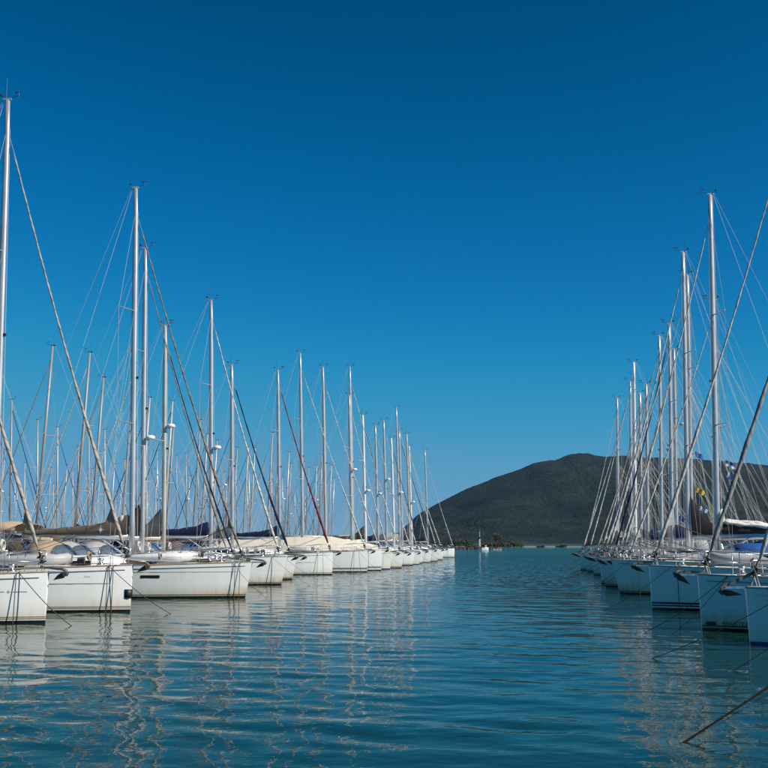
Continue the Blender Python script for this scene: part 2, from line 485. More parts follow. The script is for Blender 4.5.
    o = bpy.data.objects.new('water', me); C.objects.link(o); o['kind'] = 'structure'
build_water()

# ------------------------------------------------------------------ terrain
def interp(pts, x):
    if x <= pts[0][0]: return pts[0][1]
    for (a, ya), (b, yb) in zip(pts, pts[1:]):
        if x <= b: return lerp(ya, yb, (x - a) / (b - a))
    return pts[-1][1]

def fbm(x, y, z, o=5):
    s = 0; a = 1; f = 1
    for _ in range(o):
        s += a * mnoise.noise(Vector((x * f, y * f, z))); a *= 0.5; f *= 2.03
    return s

def scrub_material(name, cols, zband, scale):
    m = bpy.data.materials.new(name); m.use_nodes = True
    nt = m.node_tree; b = nt.nodes['Principled BSDF']
    b.inputs['Roughness'].default_value = 0.95; b.inputs['Specular IOR Level'].default_value = 0.1
    tc = nt.nodes.new('ShaderNodeTexCoord')
    n1 = nt.nodes.new('ShaderNodeTexNoise'); n1.inputs['Scale'].default_value = scale; n1.inputs['Detail'].default_value = 9; n1.inputs['Roughness'].default_value = 0.68
    nt.links.new(tc.outputs['Object'], n1.inputs['Vector'])
    r1 = nt.nodes.new('ShaderNodeValToRGB'); e = r1.color_ramp.elements
    e[0].position = 0.34; e[0].color = (*cols[0], 1); e[1].position = 0.66; e[1].color = (*cols[1], 1)
    nt.links.new(n1.outputs['Fac'], r1.inputs['Fac'])
    vo = nt.nodes.new('ShaderNodeTexVoronoi'); vo.inputs['Scale'].default_value = 0.075; vo.inputs['Randomness'].default_value = 1.0
    nt.links.new(tc.outputs['Object'], vo.inputs['Vector'])
    r3 = nt.nodes.new('ShaderNodeValToRGB'); e = r3.color_ramp.elements
    e[0].position = 0.05; e[0].color = (0.5, 0.5, 0.5, 1); e[1].position = 0.6; e[1].color = (1.45, 1.45, 1.4, 1)
    nt.links.new(vo.outputs['Distance'], r3.inputs['Fac'])
    mm = nt.nodes.new('ShaderNodeMix'); mm.data_type = 'RGBA'; mm.blend_type = 'MULTIPLY'; mm.inputs[0].default_value = 1.0
    nt.links.new(r1.outputs[0], mm.inputs[6]); nt.links.new(r3.outputs[0], mm.inputs[7])
    # bare stony clearings
    n2 = nt.nodes.new('ShaderNodeTexNoise'); n2.inputs['Scale'].default_value = scale * 0.45; n2.inputs['Detail'].default_value = 10; n2.inputs['Roughness'].default_value = 0.72
    mp = nt.nodes.new('ShaderNodeMapping'); mp.inputs['Location'].default_value = (140, 33, 0); mp.inputs['Scale'].default_value = (1, 1, 2.2)
    nt.links.new(tc.outputs['Object'], mp.inputs[0]); nt.links.new(mp.outputs[0], n2.inputs['Vector'])
    sep = nt.nodes.new('ShaderNodeSeparateXYZ'); nt.links.new(tc.outputs['Object'], sep.inputs[0])
    mr = nt.nodes.new('ShaderNodeMapRange'); mr.inputs[1].default_value = zband[1]; mr.inputs[2].default_value = zband[0]
    mr.inputs[3].default_value = 0.0; mr.inputs[4].default_value = 0.11
    nt.links.new(sep.outputs['Z'], mr.inputs[0])
    ad = nt.nodes.new('ShaderNodeMath'); ad.operation = 'ADD'
    nt.links.new(n2.outputs['Fac'], ad.inputs[0]); nt.links.new(mr.outputs[0], ad.inputs[1])
    r2 = nt.nodes.new('ShaderNodeValToRGB'); e = r2.color_ramp.elements
    e[0].position = 0.585; e[0].color = (0, 0, 0, 1); e[1].position = 0.72; e[1].color = (1, 1, 1, 1)
    nt.links.new(ad.outputs[0], r2.inputs['Fac'])
    mx = nt.nodes.new('ShaderNodeMix'); mx.data_type = 'RGBA'
    nt.links.new(r2.outputs[0], mx.inputs[0]); nt.links.new(mm.outputs[2], mx.inputs[6]); mx.inputs[7].default_value = (*cols[2], 1)
    # broad patches of taller and lower growth
    n4 = nt.nodes.new('ShaderNodeTexNoise'); n4.inputs['Scale'].default_value = scale * 0.3; n4.inputs['Detail'].default_value = 5
    nt.links.new(tc.outputs['Object'], n4.inputs['Vector'])
    r4 = nt.nodes.new('ShaderNodeValToRGB'); e = r4.color_ramp.elements
    e[0].position = 0.36; e[0].color = (0.62, 0.7, 0.74, 1); e[1].position = 0.64; e[1].color = (1.35, 1.28, 1.1, 1)
    nt.links.new(n4.outputs['Fac'], r4.inputs['Fac'])
    m4 = nt.nodes.new('ShaderNodeMix'); m4.data_type = 'RGBA'; m4.blend_type = 'MULTIPLY'; m4.inputs[0].default_value = 1.0
    nt.links.new(mx.outputs[2], m4.inputs[6]); nt.links.new(r4.outputs[0], m4.inputs[7])
    nt.links.new(m4.outputs[2], b.inputs['Base Color'])
    bp = nt.nodes.new('ShaderNodeBump'); bp.inputs['Strength'].default_value = 0.9; bp.inputs['Distance'].default_value = 5.5
    nt.links.new(vo.outputs['Distance'], bp.inputs['Height']); bp.invert = True
    nt.links.new(bp.outputs['Normal'], b.inputs['Normal'])
    return m

def heightfield(name, x0, x1, y0, y1, step, hf, material):
    nx = int((x1 - x0) / step[0]) + 1; ny = int((y1 - y0) / step[1]) + 1
    mb = MB()
    rows = []
    for j in range(ny):
        y = y0 + (y1 - y0) * j / (ny - 1)
        rows.append([(x0 + (x1 - x0) * i / (nx - 1), y, hf(x0 + (x1 - x0) * i / (nx - 1), y)) for i in range(nx)])
    mb.grid(rows)
    o = mb.build(name, material, None, True); o['kind'] = 'structure'
    return o

SIL = [(360, 543.5), (385, 541), (400, 531), (420, 513), (443, 501), (462, 491), (474, 485.5), (486, 482), (497, 476.5), (510, 473), (521, 469.5), (532, 464), (540, 461.5), (558, 459.5), (564, 457), (570, 454.6), (582, 452.6), (592, 453), (599, 455.5),
       (612, 456), (626, 455), (640, 456.5), (680, 457.5), (720, 460), (768, 464), (900, 478), (1100, 520), (1200, 543.5)]
YR = 2500.0
def mountain_h(x, y):
    px = 384 + 1042.0 * x / YR
    r = (543.0 - interp(SIL, px)) * YR / 1042.0
    t = (y - 1450.0) / (YR - 1450.0)
    if t <= 0: return -3.0
    if t < 1:
        g = 0.16 * sstep(0, 0.22, t) + 0.84 * max(0, t - 0.08) ** 1.35 / (0.92 ** 1.35)
    else:
        g = 1 - 0.5 * sstep(1, 2.0, t)
    n = fbm(x * 0.0035, y * 0.0035, 1.7, 4)
    gul = abs(mnoise.noise(Vector((x * 0.006 + 0.3 * n, y * 0.0016, 4.2))))
    k = math.sin(math.pi * min(1, max(0, t))) if t < 1 else 0
    h = r * g * (1 + 0.12 * n * k) - 48 * (0.35 - gul) * k * (r / 200.0)
    h += 5.0 * fbm(x * 0.02, y * 0.016, 6.6, 3) * (0.25 + k) * min(1, r / 60.0)
    h += 2.0 * fbm(x * 0.09, y * 0.05, 9.1, 3) * min(1, r / 30.0) * min(1, t * 8)
    if r < 1: h -= 3
    return h
mt_mat = scrub_material('maquis_scrub', [(0.005, 0.010, 0.009), (0.013, 0.020, 0.015), (0.046, 0.045, 0.042)], (20, 95), 0.0075)
HK = 1.8
heightfield('hill', -180 * HK, 2100 * HK, 1440 * HK, 3300 * HK, (9 * HK, 12 * HK), lambda x, y: HK * mountain_h(x / HK, y / HK) + 0.8, mt_mat)

def far_hill_h(x, y):
    t = abs(y - 6500) / 700.0
    r = 62 * sstep(-1300, -300, x) * (1 - sstep(500, 1400, x)) * (0.8 + 0.35 * mnoise.noise(Vector((x * 0.002, 2.2, 0))))
    return r * (1 - sstep(0, 1, t)) + 4 * fbm(x * 0.01, y * 0.01, 3, 3) * min(1, r / 20) - 4
heightfield('far_hill', -1500, 1600, 5700, 7300, (40, 80), far_hill_h, mt_mat)

# sand spit with scrub on it
def spit_h(x, y):
    c = 620 + 14 * math.sin(x * 0.021) - 0.08 * (x - 60)
    w = 16 + 4 * math.sin(x * 0.05 + 1)
    t = abs(y - c) / w
    e = sstep(8, 24, x) * (1 - sstep(420, 470, x))
    return -0.5 + (1.15 + 0.2 * fbm(x * 0.05, y * 0.05, 1, 3)) * (1 - sstep(0.1, 1.0, t)) * e
sand = mat('spit_sand', (0.22, 0.17, 0.12), 0.95, var=0.25, vscale=0.08)
heightfield('sand_spit', 0, 480, 560, 670, (4, 2.5), spit_h, sand)

leafm = []
for k, c in enumerate([(0.048, 0.068, 0.028), (0.075, 0.088, 0.034), (0.10, 0.09, 0.05)]):
    leafm.append(mat('scrub_leaf_%d' % k, c, 0.8, spec=0.2, var=0.35, vscale=0.6))
barkm = mat('scrub_bark', (0.09, 0.07, 0.05), 0.9, var=0.2)

def shrub(name, label, loc, rx, ry, rz, m, group, tree=False, seed=1, n=700, leaf=0.32):
    r_ = random.Random(seed)
    e = empty(name, loc)
    tag(e, label, 'tree' if tree else 'shrub', group)
    tb = MB()
    base = rz * (0.75 if tree else 0.12)
    tb.tube([(0, 0, -0.3), (0.05 * rz, 0.02, base * 0.5), (0.02, 0, base)], [0.05 * rz, 0.04 * rz, 0.025 * rz], 7)
    ctr = []
    for i in range(7):
        a = i * 0.9 + r_.random(); q = r_.uniform(0.3, 0.75)
        c = Vector((math.cos(a) * rx * q, math.sin(a) * ry * q, base + rz * r_.uniform(0.15, 0.75)))
        ctr.append(c)
        tb.tube([(0, 0, base * 0.6), c * 0.6 + Vector((0, 0, base * 0.2)), c], [0.025 * rz, 0.015 * rz, 0.006 * rz], 5)
    ctr.append(Vector((0, 0, base + rz * 0.6)))
    tb.build('trunk', barkm, e)
    lb = MB()
    for i in range(n):
        c = r_.choice(ctr)
        d = Vector((r_.gauss(0, 1), r_.gauss(0, 1), r_.gauss(0, 1))).normalized() * (r_.random() ** 0.4)
        p = c + Vector((d.x * rx * 0.45, d.y * ry * 0.45, d.z * rz * 0.36))
        if p.z < 0: p.z = abs(p.z) * 0.5
        s = leaf * r_.uniform(0.6, 1.5)
        u = Vector((r_.gauss(0, 1), r_.gauss(0, 1), r_.gauss(0, 0.6))).normalized()
        w = u.cross(Vector((r_.gauss(0, 1), r_.gauss(0, 1), r_.gauss(0, 1)))).normalized()
        lb.quad(p - u * s, p - w * s * 0.6, p + u * s, p + w * s * 0.6)
    lb.build('crown', m, e)

def P2(px, D):     # plan position on a bearing at depth D, used for far scenery
    return (px - 384) / 1042.0 * D
for i, (px, D, rx, rz, k, tr) in enumerate([
        (497, 612, 2.6, 4.6, 2, True), (489, 606, 4.5, 2.4, 0, False), (494, 601, 4.0, 2.2, 1, False), (505, 606, 4.2, 2.6, 0, False),
        (511, 604, 4.5, 2.6, 1, False), (517, 606, 4.0, 2.0, 0, False), (501, 600, 3.5, 1.9, 2, False), (484, 608, 3.6, 1.5, 1, False),
        (451, 612, 4.5, 2.9, 0, False), (459, 612, 5.0, 3.4, 2, False), (466, 610, 4.2, 3.2, 0, False), (471, 612, 3.8, 2.2, 1, False),
        (444, 612, 4.0, 2.4, 1, False), (436, 613, 4.0, 2.6, 0, False), (562, 600, 3.0, 1.2, 0, False), (541, 600, 2.6, 1.0, 2, False), (590, 600, 5.0, 2.6, 0, False), (604, 600, 5, 2.8, 1, False)]):
    lab = 'bare brownish round-topped tree rising above the scrub on the sand spit' if tr else (
        'low green bush in the clump on the spit right of the beacon' if 480 < px < 520 else
        ('low dark bush on the spit beyond the end of the left row' if px < 480 else
         'low scrub bush on the thin sand spit towards the right row'))
    shrub('round_tree' if tr else 'scrub_bush', lab, (P2(px, D), D, spit_h(P2(px, D), D) - 0.05), rx * 1.15, rx * 0.9, rz * (1.1 if tr else 1.35), leafm[k],
          None if tr else ('bushes on the spit, ' + ('middle clump' if 480 < px < 520 else 'left clump' if px < 480 else 'right clump')), tr, 30 + i, 520, 0.34)

# harbour-mouth beacon on its stone mole
D = 385.0
bx = P2(479.5, D)  # on the mole
mole = MB()
rr = random.Random(8)
for i in range(46):
    x = lerp(P2(452, D), P2(499, D), i / 45.0)
    mole.box((x, D + rr.uniform(-1.2, 1.2), 0.3 + rr.uniform(-0.1, 0.15)), (rr.uniform(0.9, 1.6), rr.uniform(1.6, 3.0), rr.uniform(0.9, 1.4)), rr.uniform(-0.5, 0.5), 0.8)
mo = mole.build('stone_mole', mat('mole_stone', (0.05, 0.048, 0.045), 0.9, var=0.3, vscale=1.0)); tag(mo, 'low dark stone mole below the white beacon at the harbour mouth', 'mole')
be = empty('harbour_beacon', (bx, D, 0.6)); tag(be, 'small white beacon tower with a dark gallery at the harbour mouth', 'beacon')
MB().lathe([(0.7, 0), (0.65, 0.3), (0.42, 0.32), (0.33, 3.3)], 12).build('tower', M['tower'], be, True)
MB().lathe([(0.33, 3.3), (0.55, 3.5), (0.55, 3.95), (0.42, 4.0)], 12).build('gallery', M['black'], be)
MB().lathe([(0.22, 4.0), (0.22, 5.2), (0.28, 5.25), (0.2, 5.6), (0.05, 5.8), (0.03, 6.6)], 10).build('lantern', M['tower'], be)
MB().tube([(0.25, 0, 5.6), (0.25, 0, 7.0)], 0.05, 5).build('lightning_rod', M['steel'], be)
def small_boat(px, D_, ln, hullm, label, cab=True):
    e = empty('small_motorboat', (P2(px, D_), D_, 0.0), 0.2); tag(e, label, 'boat')
    rows = []
    for i in range(9):
        s = i / 8.0
        w = ln * 0.17 * (1 - (1 - min(1, s / 0.5)) ** 2) * (1 - 0.12 * max(0, s - 0.5)); x = ln / 2 - s * ln
        w = max(w, 0.03)
        rows.append([(x, -w, 0.85 - 0.2 * s), (x, -w * 0.8, -0.1), (x, 0, -0.25), (x, w * 0.8, -0.1), (x, w, 0.85 - 0.2 * s)])
    b = MB().grid(rows); b.ngon(rows[-1]); b.ngon([r[0] for r in rows] + [r[-1] for r in rows[::-1]])
    b.build('hull', hullm, e)
    if cab:
        MB().box((0.1 * ln, 0, 1.15), (ln * 0.3, ln * 0.22, 0.8), 0, 0.75).build('cabin', M['cabin'], e)
        MB().box((0.1 * ln, 0, 1.25), (ln * 0.29, ln * 0.225, 0.25), 0, 0.95).build('window', M['glass'], e)
small_boat(485.0, 374, 2.6, M['pvc_w'], 'tiny white motorboat beside the beacon mole at the harbour mouth')
small_boat(472.0, 376, 1.5, M['cv_dbrown'], 'tiny dark open boat below the beacon mole', False)
fl = MB()
for i in range(3): fl.box((P2(494, 372) + i * 1.05, 372, 0.15), (0.9, 1.6, 0.5), 0.05 * i)
tag(fl.build('floating_platform', M['pier']), 'small floating platform in the water at the tip of the mole', 'platform')

# ------------------------------------------------------------------ sailing boats
class Hull:
    def __init__(s, L, B, fb, rake):
        s.L, s.B, s.fb, s.rake = L, B, fb, rake
    def zd(s, x):
        t = max(0, min(1, -x / s.L)); return s.fb * (1 - 0.26 * t + 0.09 * t * t)
    def bd(s, x):
        t = max(0, min(1, -x / s.L))
        f = 1 - (1 - min(1, t / 0.58)) ** 2.05 if t < 0.58 else 1 - 0.13 * ((t - 0.58) / 0.42) ** 2
        return 0.07 + (s.B / 2 - 0.07) * f
    def bw(s, x):
        t = max(0, min(1, -x / s.L))
        f = 1 - (1 - min(1, t / 0.6)) ** 1.65 if t < 0.6 else 1 - 0.22 * ((t - 0.6) / 0.4) ** 2
        return 0.025 + (s.B / 2 * 0.86 - 0.025) * f
    def hw(s, x, z):
        d = s.zd(x); 
        if z >= 0:
            t = min(1, z / d); return lerp(s.bw(x), s.bd(x), t ** 0.75)
        k = 0.5; q = max(0, 1 - (z / k) ** 2); return s.bw(x) * math.sqrt(q)
    def xr(s, x, z):
        t = max(0, min(1, -x / s.L)); return x + s.rake * (z / s.fb) * (1 - t) ** 7
    def patch(s, mb, x0, x1, z0, z1, side, off=0.004, nx=4, nz=2, skew=0.0):
        rows = []
        for j in range(nz + 1):
            z = lerp(z0, z1, j / nz)
            rows.append([(s.xr(lerp(x0, x1, i / nx) + skew * (z - z0), z), side * (s.hw(lerp(x0, x1, i / nx), z) + off), z) for i in range(nx + 1)])
        mb.grid(rows, flip=(side < 0)); return mb

def arch(x, hw, z0, h, n=9, p=2.6):
    """hoop across the boat: superellipse"""
    pts = []
    for i in range(n):
        a = math.pi * i / (n - 1)
        c, s_ = math.cos(a), math.sin(a)
        pts.append((x, -hw * math.copysign(abs(c) ** (2 / p), c), z0 + h * abs(s_) ** (2 / p)))
    return pts

_stan = MB().tube([(0, 0, 0), (0, 0, 0.62)], 0.0135, 6).mesh('stanchion', M['steel'])
def anchor_mesh(m):
    b = MB()
    # shank lies aft over the roller; the plough hangs tucked under its forward end
    b.box((-0.25, 0, 0.04), (0.72, 0.03, 0.07))
    b.tube([(0.08, 0, 0.045), (0.19, 0, 0.015), (0.25, 0, -0.06), (0.22, 0, -0.13)], [0.038, 0.045, 0.048, 0.04], 6)
    crown, tip, keel = (0.31, 0, 0.0), (-0.16, 0, -0.30), (0.16, 0, -0.20)
    for sgn in (-1, 1):
        wing = (0.16, 0.17 * sgn, -0.03); heel = (0.02, 0.13 * sgn, -0.12)
        b.ngon([crown, wing, (0.12, 0, -0.08)][::sgn]); b.ngon([wing, heel, tip, (0.12, 0, -0.08)][::sgn])
        b.ngon([crown, keel, wing][::sgn]); b.ngon([wing, keel, heel][::sgn]); b.ngon([heel, keel, tip][::sgn])
    return b.mesh('anchor', m)
ANCH = {'galv': anchor_mesh(M['galv']), 'rust': anchor_mesh(M['rust'])}

def flag_mesh(kind):
    b = MB(); w, h = 0.46, 0.30
    cols = 7; rws = 9
    pts = [[(-w * i / cols, 0.075 * math.sin(i * 1.5 + j * 0.25) * (i / cols) ** 0.6, -h * j / rws - 0.24 * (i / cols) ** 1.2) for i in range(cols + 1)] for j in range(rws + 1)]
    b.grid(pts)
    me = b.mesh('flag', M['flag_b'], True)
    if kind == 'striped':
        me.materials.append(M['flag_w'])
        for p in me.polygons:
            j, i = divmod(p.index, cols)
            if i < 3 and j < 5: wht = (j == 2 or i == 1)
            else: wht = j % 2 == 1
            p.material_index = 1 if wht else 0
    elif kind == 'halved':
        me.materials.append(M['flag_w'])
        for p in me.polygons: p.material_index = 1 if p.index // cols > 4 else 0
    elif kind == 'yellow':
        me.materials[0] = M['flag_y']
    elif kind == 'green':
        me.materials[0] = M['flag_g']; me.materials.append(M['flag_y'])
        for p in me.polygons: p.material_index = 1 if p.index // cols > 5 else 0
    return me
FLAG = {k: flag_mesh(k) for k in ('striped', 'halved', 'yellow', 'plain', 'green')}

def sail_bag(hb, x0, x1, z, h0, h1, w, top_rise):
    """flaked mainsail in its bag along the boom, x0 at the mast end"""
    rows = []; n = 14
    for i in range(n + 1):
        t = i / n; x = lerp(x0, x1, t)
        h = lerp(h0, h1, t ** 0.85) + top_rise * max(0, 1 - t * 3.2) ** 1.6 + 0.03 * math.sin(i * 2.3)
        ww = w * (1 - 0.45 * t) * (1 + 0.06 * math.sin(i * 1.7))
        sag = 0.02 * math.sin(i * 1.9)
        row = []
        for k in range(10):
            a = 2 * math.pi * k / 10
            c, s_ = math.cos(a), math.sin(a)
            yy = ww * 0.5 * math.copysign(abs(c) ** 0.8, c) * (1.0 if s_ < 0 else (1 - 0.35 * s_))
            row.append((x, yy, z + sag + (h * 0.5) * (1 + math.copysign(abs(s_) ** 0.8, s_))))
        rows.append(row)
    b = MB().grid(rows, close=True)
    b.ngon(rows[0][::-1]); b.ngon(rows[-1])
    return b

def star_patch(put, cx, cz, r):
    """four long and four short points"""
    pts = []
    for i in range(16):
        a = math.pi * i / 8
        q = r if i % 4 == 0 else (0.62 * r if i % 2 == 0 else 0.2 * r)
        pts.append(put(cx + q * math.cos(a), cz + q * math.sin(a)))
    return pts

def boat(sp):
    L = sp.get('L', 12.8); B = sp.get('B', 3.75); fb = sp.get('fb', 1.5); J = sp['J']; H = sp['H']
    near = -1 if sp['side'] == 'L' else 1
    hl = Hull(L, B, fb, sp.get('rake', 0.12))
    lod = sp.get('lod', 0)
    e = empty('sailing_boat', (sp['x'], sp['y'], 0), sp['rz'])
    tag(e, sp['label'], 'sailboat', sp['group'])
    zd = hl.zd
    # --- hull
    S = [0, .006, .016, .03, .055, .09, .13, .18, .24, .31, .39, .48, .58, .68, .78, .88, .95, 1.0]
    if lod: S = S[::2] + [1.0]
    Z = [-0.42, -0.25, -0.08, 0.06, 0.2, 0.45, 0.75]
    rows = []
    for s_ in S:
        x = -s_ * L; d = zd(x)
        half = [(z if z < 0.7 else lerp(0.55, 1.0, 0.5) * d) for z in Z] + [d * 0.92, d]
        right = [(hl.xr(x, z), -hl.hw(x, z), z) for z in half]
        left = [(hl.xr(x, z), hl.hw(x, z), z) for z in half]
        rows.append(right[::-1] + left)
    hb = MB().grid(rows)
    hb.ngon(rows[0]); hb.ngon(rows[-1][::-1])
    hull = hb.build('hull', M[sp.get('hull', 'hull_a')], e, True)
    # --- deck
    rows = []
    for s_ in S:
        x = -s_ * L; w = hl.bd(x) - 0.012; d = zd(x) - 0.025; xx = hl.xr(x, d)
        rows.append([(xx, w * k, d + 0.06 * (1 - k * k)) for k in (-1, -0.6, 0, 0.6, 1)])
    MB().grid(rows, flip=True).build('deck', M['deck'], e, True)
    for sd in (-1, 1):
        MB().tube([(hl.xr(-s_ * L, zd(-s_ * L)), sd * (hl.bd(-s_ * L) - 0.01), zd(-s_ * L) + 0.012) for s_ in S], 0.026, 5).build('toe_rail', M[sp.get('rail', 'rail')], e, True)
    # rubbing strake below the sheer
    if sp.get('strake', True) and not lod:
        b = MB()
        hl.patch(b, -0.12, -L * 0.97, 0, 0, near, 0.0)
        b = MB(); rws = []
        for j, (dz, off) in enumerate([(-0.17, 0.002), (-0.165, 0.02), (-0.135, 0.02), (-0.13, 0.002)]):
            rws.append([(hl.xr(-s_ * L, zd(-s_ * L) + dz), near * (hl.hw(-s_ * L, zd(-s_ * L) + dz) + off), zd(-s_ * L) + dz) for s_ in S[2:-1]])
        b.grid(rws, flip=(near < 0)); b.build('rubbing_strake', M[sp.get('strake_m', 'rail')], e, True)
    # --- coachroof
    x0, x1 = -J + 0.35 - 0.9, -L * 0.70
    if x0 < x1 + 2: x0 = x1 + 3
    xa = x0 + 1.3
    rows = []
    hh = 0.42
    for i in range(11):
        t = i / 10.0; x = lerp(xa, x1, t); h = hh * sstep(0, 0.42, t) * (1 - 0.05 * t) + 0.02
        w = min(hl.bd(x) - 0.42, lerp(0.35, B * 0.34, sstep(0, 0.55, t)))
        d = zd(x) + 0.03
        rows.append([(x, -w, d - 0.05), (x, -w * 0.96, d + h * 0.6), (x, -w * 0.86, d + h * 0.93), (x, -w * 0.45, d + h * 1.04), (x, 0, d + h * 1.08),
                     (x, w * 0.45, d + h * 1.04), (x, w * 0.86, d + h * 0.93), (x, w * 0.96, d + h * 0.6), (x, w, d - 0.05)])
    cb = MB().grid(rows, flip=True); cb.ngon(rows[-1])
    cabin = cb.build('coachroof', M['cabin'], e, True)
    for sd in (-1, 1):
        for (ta, tb_) in ((0.46, 0.66), (0.70, 0.93)):
            rws = []
            for u, off in ((0.28, 0.012), (0.80, 0.012)):
                rw = []
                for q in range(4):
                    t = lerp(ta, tb_, q / 3); x = lerp(xa, x1, t)
                    w = min(hl.bd(x) - 0.42, lerp(0.35, B * 0.34, sstep(0, 0.55, t))); h = hh * (1 - 0.05 * t)
                    rw.append((x, sd * (w * lerp(1.0, 0.96, u) + off), zd(x) + 0.0 + h * 0.6 * u + 0.05))
                rws.append(rw)
            MB().grid(rws, flip=(sd < 0)).build('cabin_window', M['glass'], cabin)
    # foredeck hatches
    for hx in (-1.9, xa - 1.35 if xa - 1.35 > -J else -J + 0.8):
        MB().box((hx, 0, zd(hx) + 0.075 + (0.0 if hx > xa else 0.3)), (0.52, 0.5, 0.05), 0, 0.92).build('deck_hatch', M['glass'], e)
    # cockpit coamings and wheel
    xs = x1; xe = -L + 0.9
    for sd in (-1, 1):
        rows = []
        for i in range(6):
            x = lerp(xs + 0.3, xe, i / 5.0); w = hl.bd(x) * 0.80; d = zd(x)
            hgt = lerp(0.40, 0.22, i / 5.0)
            rows.append([(x, sd * (w + 0.14), d - 0.02), (x, sd * (w + 0.09), d + hgt * 0.9), (x, sd * w, d + hgt), (x, sd * (w - 0.16), d + hgt * 0.95), (x, sd * (w - 0.2), d - 0.05)])
        b = MB().grid(rows, flip=(sd > 0)); b.ngon(rows[0]); b.ngon(rows[-1]); b.build('coaming', M['cabin'], e, True)
        wx = xs - 0.5
        MB().lathe([(0.085, 0), (0.075, 0.1), (0.055, 0.14), (0.075, 0.17), (0.07, 0.19)], 9, Matrix.Translation((wx, sd * (hl.bd(wx) * 0.77), zd(wx) + 0.36))).build('winch', M['steel'], e, True)
    if not lod:
        ring = [(xe + 0.9 + 0.12 * math.cos(a), 0.48 * math.sin(a), zd(xe) + 0.75 + 0.46 * math.cos(a)) for a in [2 * math.pi * k / 18 for k in range(19)]]
        wh = MB().tube(ring, 0.015, 5)
        for k in range(0, 18, 6): wh.tube([(xe + 0.9, 0, zd(xe) + 0.75), ring[k]], 0.01, 4)
        wh.build('steering_wheel', M['steel'], e)
        MB().box((xe + 1.05, 0, zd(xe) + 0.38), (0.22, 0.24, 0.8), 0, 0.8).build('binnacle', M['cabin'], e)
    # --- sprayhood
    if sp.get('spray'):
        c = M['cv_' + sp['spray']]; w = B * 0.34; x1_ = x1; x1 = sp.get('spray_x', x1); sh_ = sp.get('spray_h', 1.0); zb = zd(x1) + 0.36
        hoops = [arch(x1 + 1.25, w * 0.9, zb - 0.0, 0.10), arch(x1 + 0.72, w * 0.99, zb - 0.02, 0.66 * sh_), arch(x1 + 0.25, w * 1.04, zb - 0.04, 0.86 * sh_), arch(x1 - 0.4 * sp.get('spray_l', 1), w * 1.06, zb - 0.06, 0.90 * sh_)]
        b = MB().grid(hoops[1:], flip=True); o = b.build('sprayhood', c, e, True, 0.012)
        MB().grid([hoops[0], hoops[1]], flip=True).build('sprayhood_window', M['vinyl'], o, True, 0.008)
        for sd in (0, 8):
            rws = [[Vector(h_[i]) for h_ in hoops[1:3]] for i in ((1, 2) if sd == 0 else (7, 6))]
        MB().tube(hoops[3], 0.018, 5).build('sprayhood_frame', M['steel'], o)
        MB().tube(hoops[1], 0.016, 5).build('sprayhood_frame', M['steel'], o)
        x1 = x1_
    # --- bimini
    if sp.get('bimini'):
        c = M['cv_' + sp['bimini']]; w = B * 0.40; zb = zd(xe) + 0.3
        ha = [arch(x_, w, zb + 1.35, h_, 9, 3.2) for x_, h_ in ((x1 - 0.9, 0.34), (x1 - 1.7, 0.46), (x1 - 2.5, 0.44), (x1 - 3.1, 0.30))]
        o = MB().grid(ha, flip=True).build('bimini', c, e, True, 0.012)
        for q in (0, 1, 3):
            mid = x1 - 2.0
            pts = [(mid, -w, zb)] + [(p[0], p[1], p[2] - 0.015) for p in ha[q]] + [(mid, w, zb)]
            MB().tube(pts, 0.016, 5).build('bimini_frame', M['steel'], o)
    # --- mast
    rk = math.tan(R(1.5))
    zm = zd(-J) + 0.02
    mx = lambda z: -J - rk * z
    mm = M[sp.get('mast', 'alu')]
    mr = sp.get('mr', 0.115)
    zt = H
    ps = [(mx(z), 0, z) for z in (zm, zm + 2, H * 0.5, H * 0.8, H * 0.93, zt)]
    mast = MB().tube(ps, [mr * 0.75, mr * 0.75, mr * 0.75, mr * 0.70, mr * 0.6, mr * 0.5], 12, True, 1.4).build('mast', mm, e, True)
    # masthead gear
    MB().box((mx(zt) - 0.03, 0, zt + 0.03), (0.34, 0.09, 0.07)).build('masthead', M['alu'], mast)
    g = MB()
    g.tube([(mx(zt) + 0.10, 0.0, zt + 0.05), (mx(zt) + 0.45, 0.0, zt + 0.16)], 0.012, 4)
    g.tube([(mx(zt) + 0.45, 0.0, zt + 0.10), (mx(zt) + 0.45, 0.0, zt + 0.30)], 0.012, 4)
    g.box((mx(zt) + 0.42, 0, zt + 0.28), (0.24, 0.008, 0.025)); g.box((mx(zt) + 0.32, 0, zt + 0.28), (0.05, 0.008, 0.09))
    g.lathe([(0.05, 0), (0.06, 0.05), (0.03, 0.09)], 7, Matrix.Translation((mx(zt) - 0.28, 0, zt + 0.16))); g.tube([(mx(zt) - 0.05, 0, zt + .05), (mx(zt) - 0.28, 0, zt + 0.18)], 0.01, 4)
    g.build('wind_vane', M['black'], mast)
    if sp.get('aerial', int(sp['y'] * 10) % 5 < 3):
        MB().tube([(mx(zt) - 0.1, 0.05, zt), (mx(zt) - 0.1, 0.05, zt + 0.95)], [0.012, 0.006], 4).build('aerial', M['black'], mast)
    # spreaders
    hs = [0.36, 0.66] if H > 15.5 else [0.5]
    tips = []
    for q in hs:
        z = zm + (H - zm) * q
        ln = (0.42 - 0.10 * q) * B * 0.62 + 0.05
        for sd in (-1, 1):
            tip = (mx(z) - 0.42, sd * ln, z + 0.06)
            MB().tube([(mx(z), sd * 0.05, z), tip], [0.055, 0.035], 6, True, 0.5).build('spreader', mm, mast)
        tips.append((z, mx(z) - 0.42, ln))
    # standing rigging
    wr = sp.get('wr', 0.0075)
    ch = (-J - 0.45, hl.bd(-J - 0.45) - 0.10)
    zc = zd(-J) + 0.02
    zf = H * sp.get('frac', 0.925)
    sh = MB()
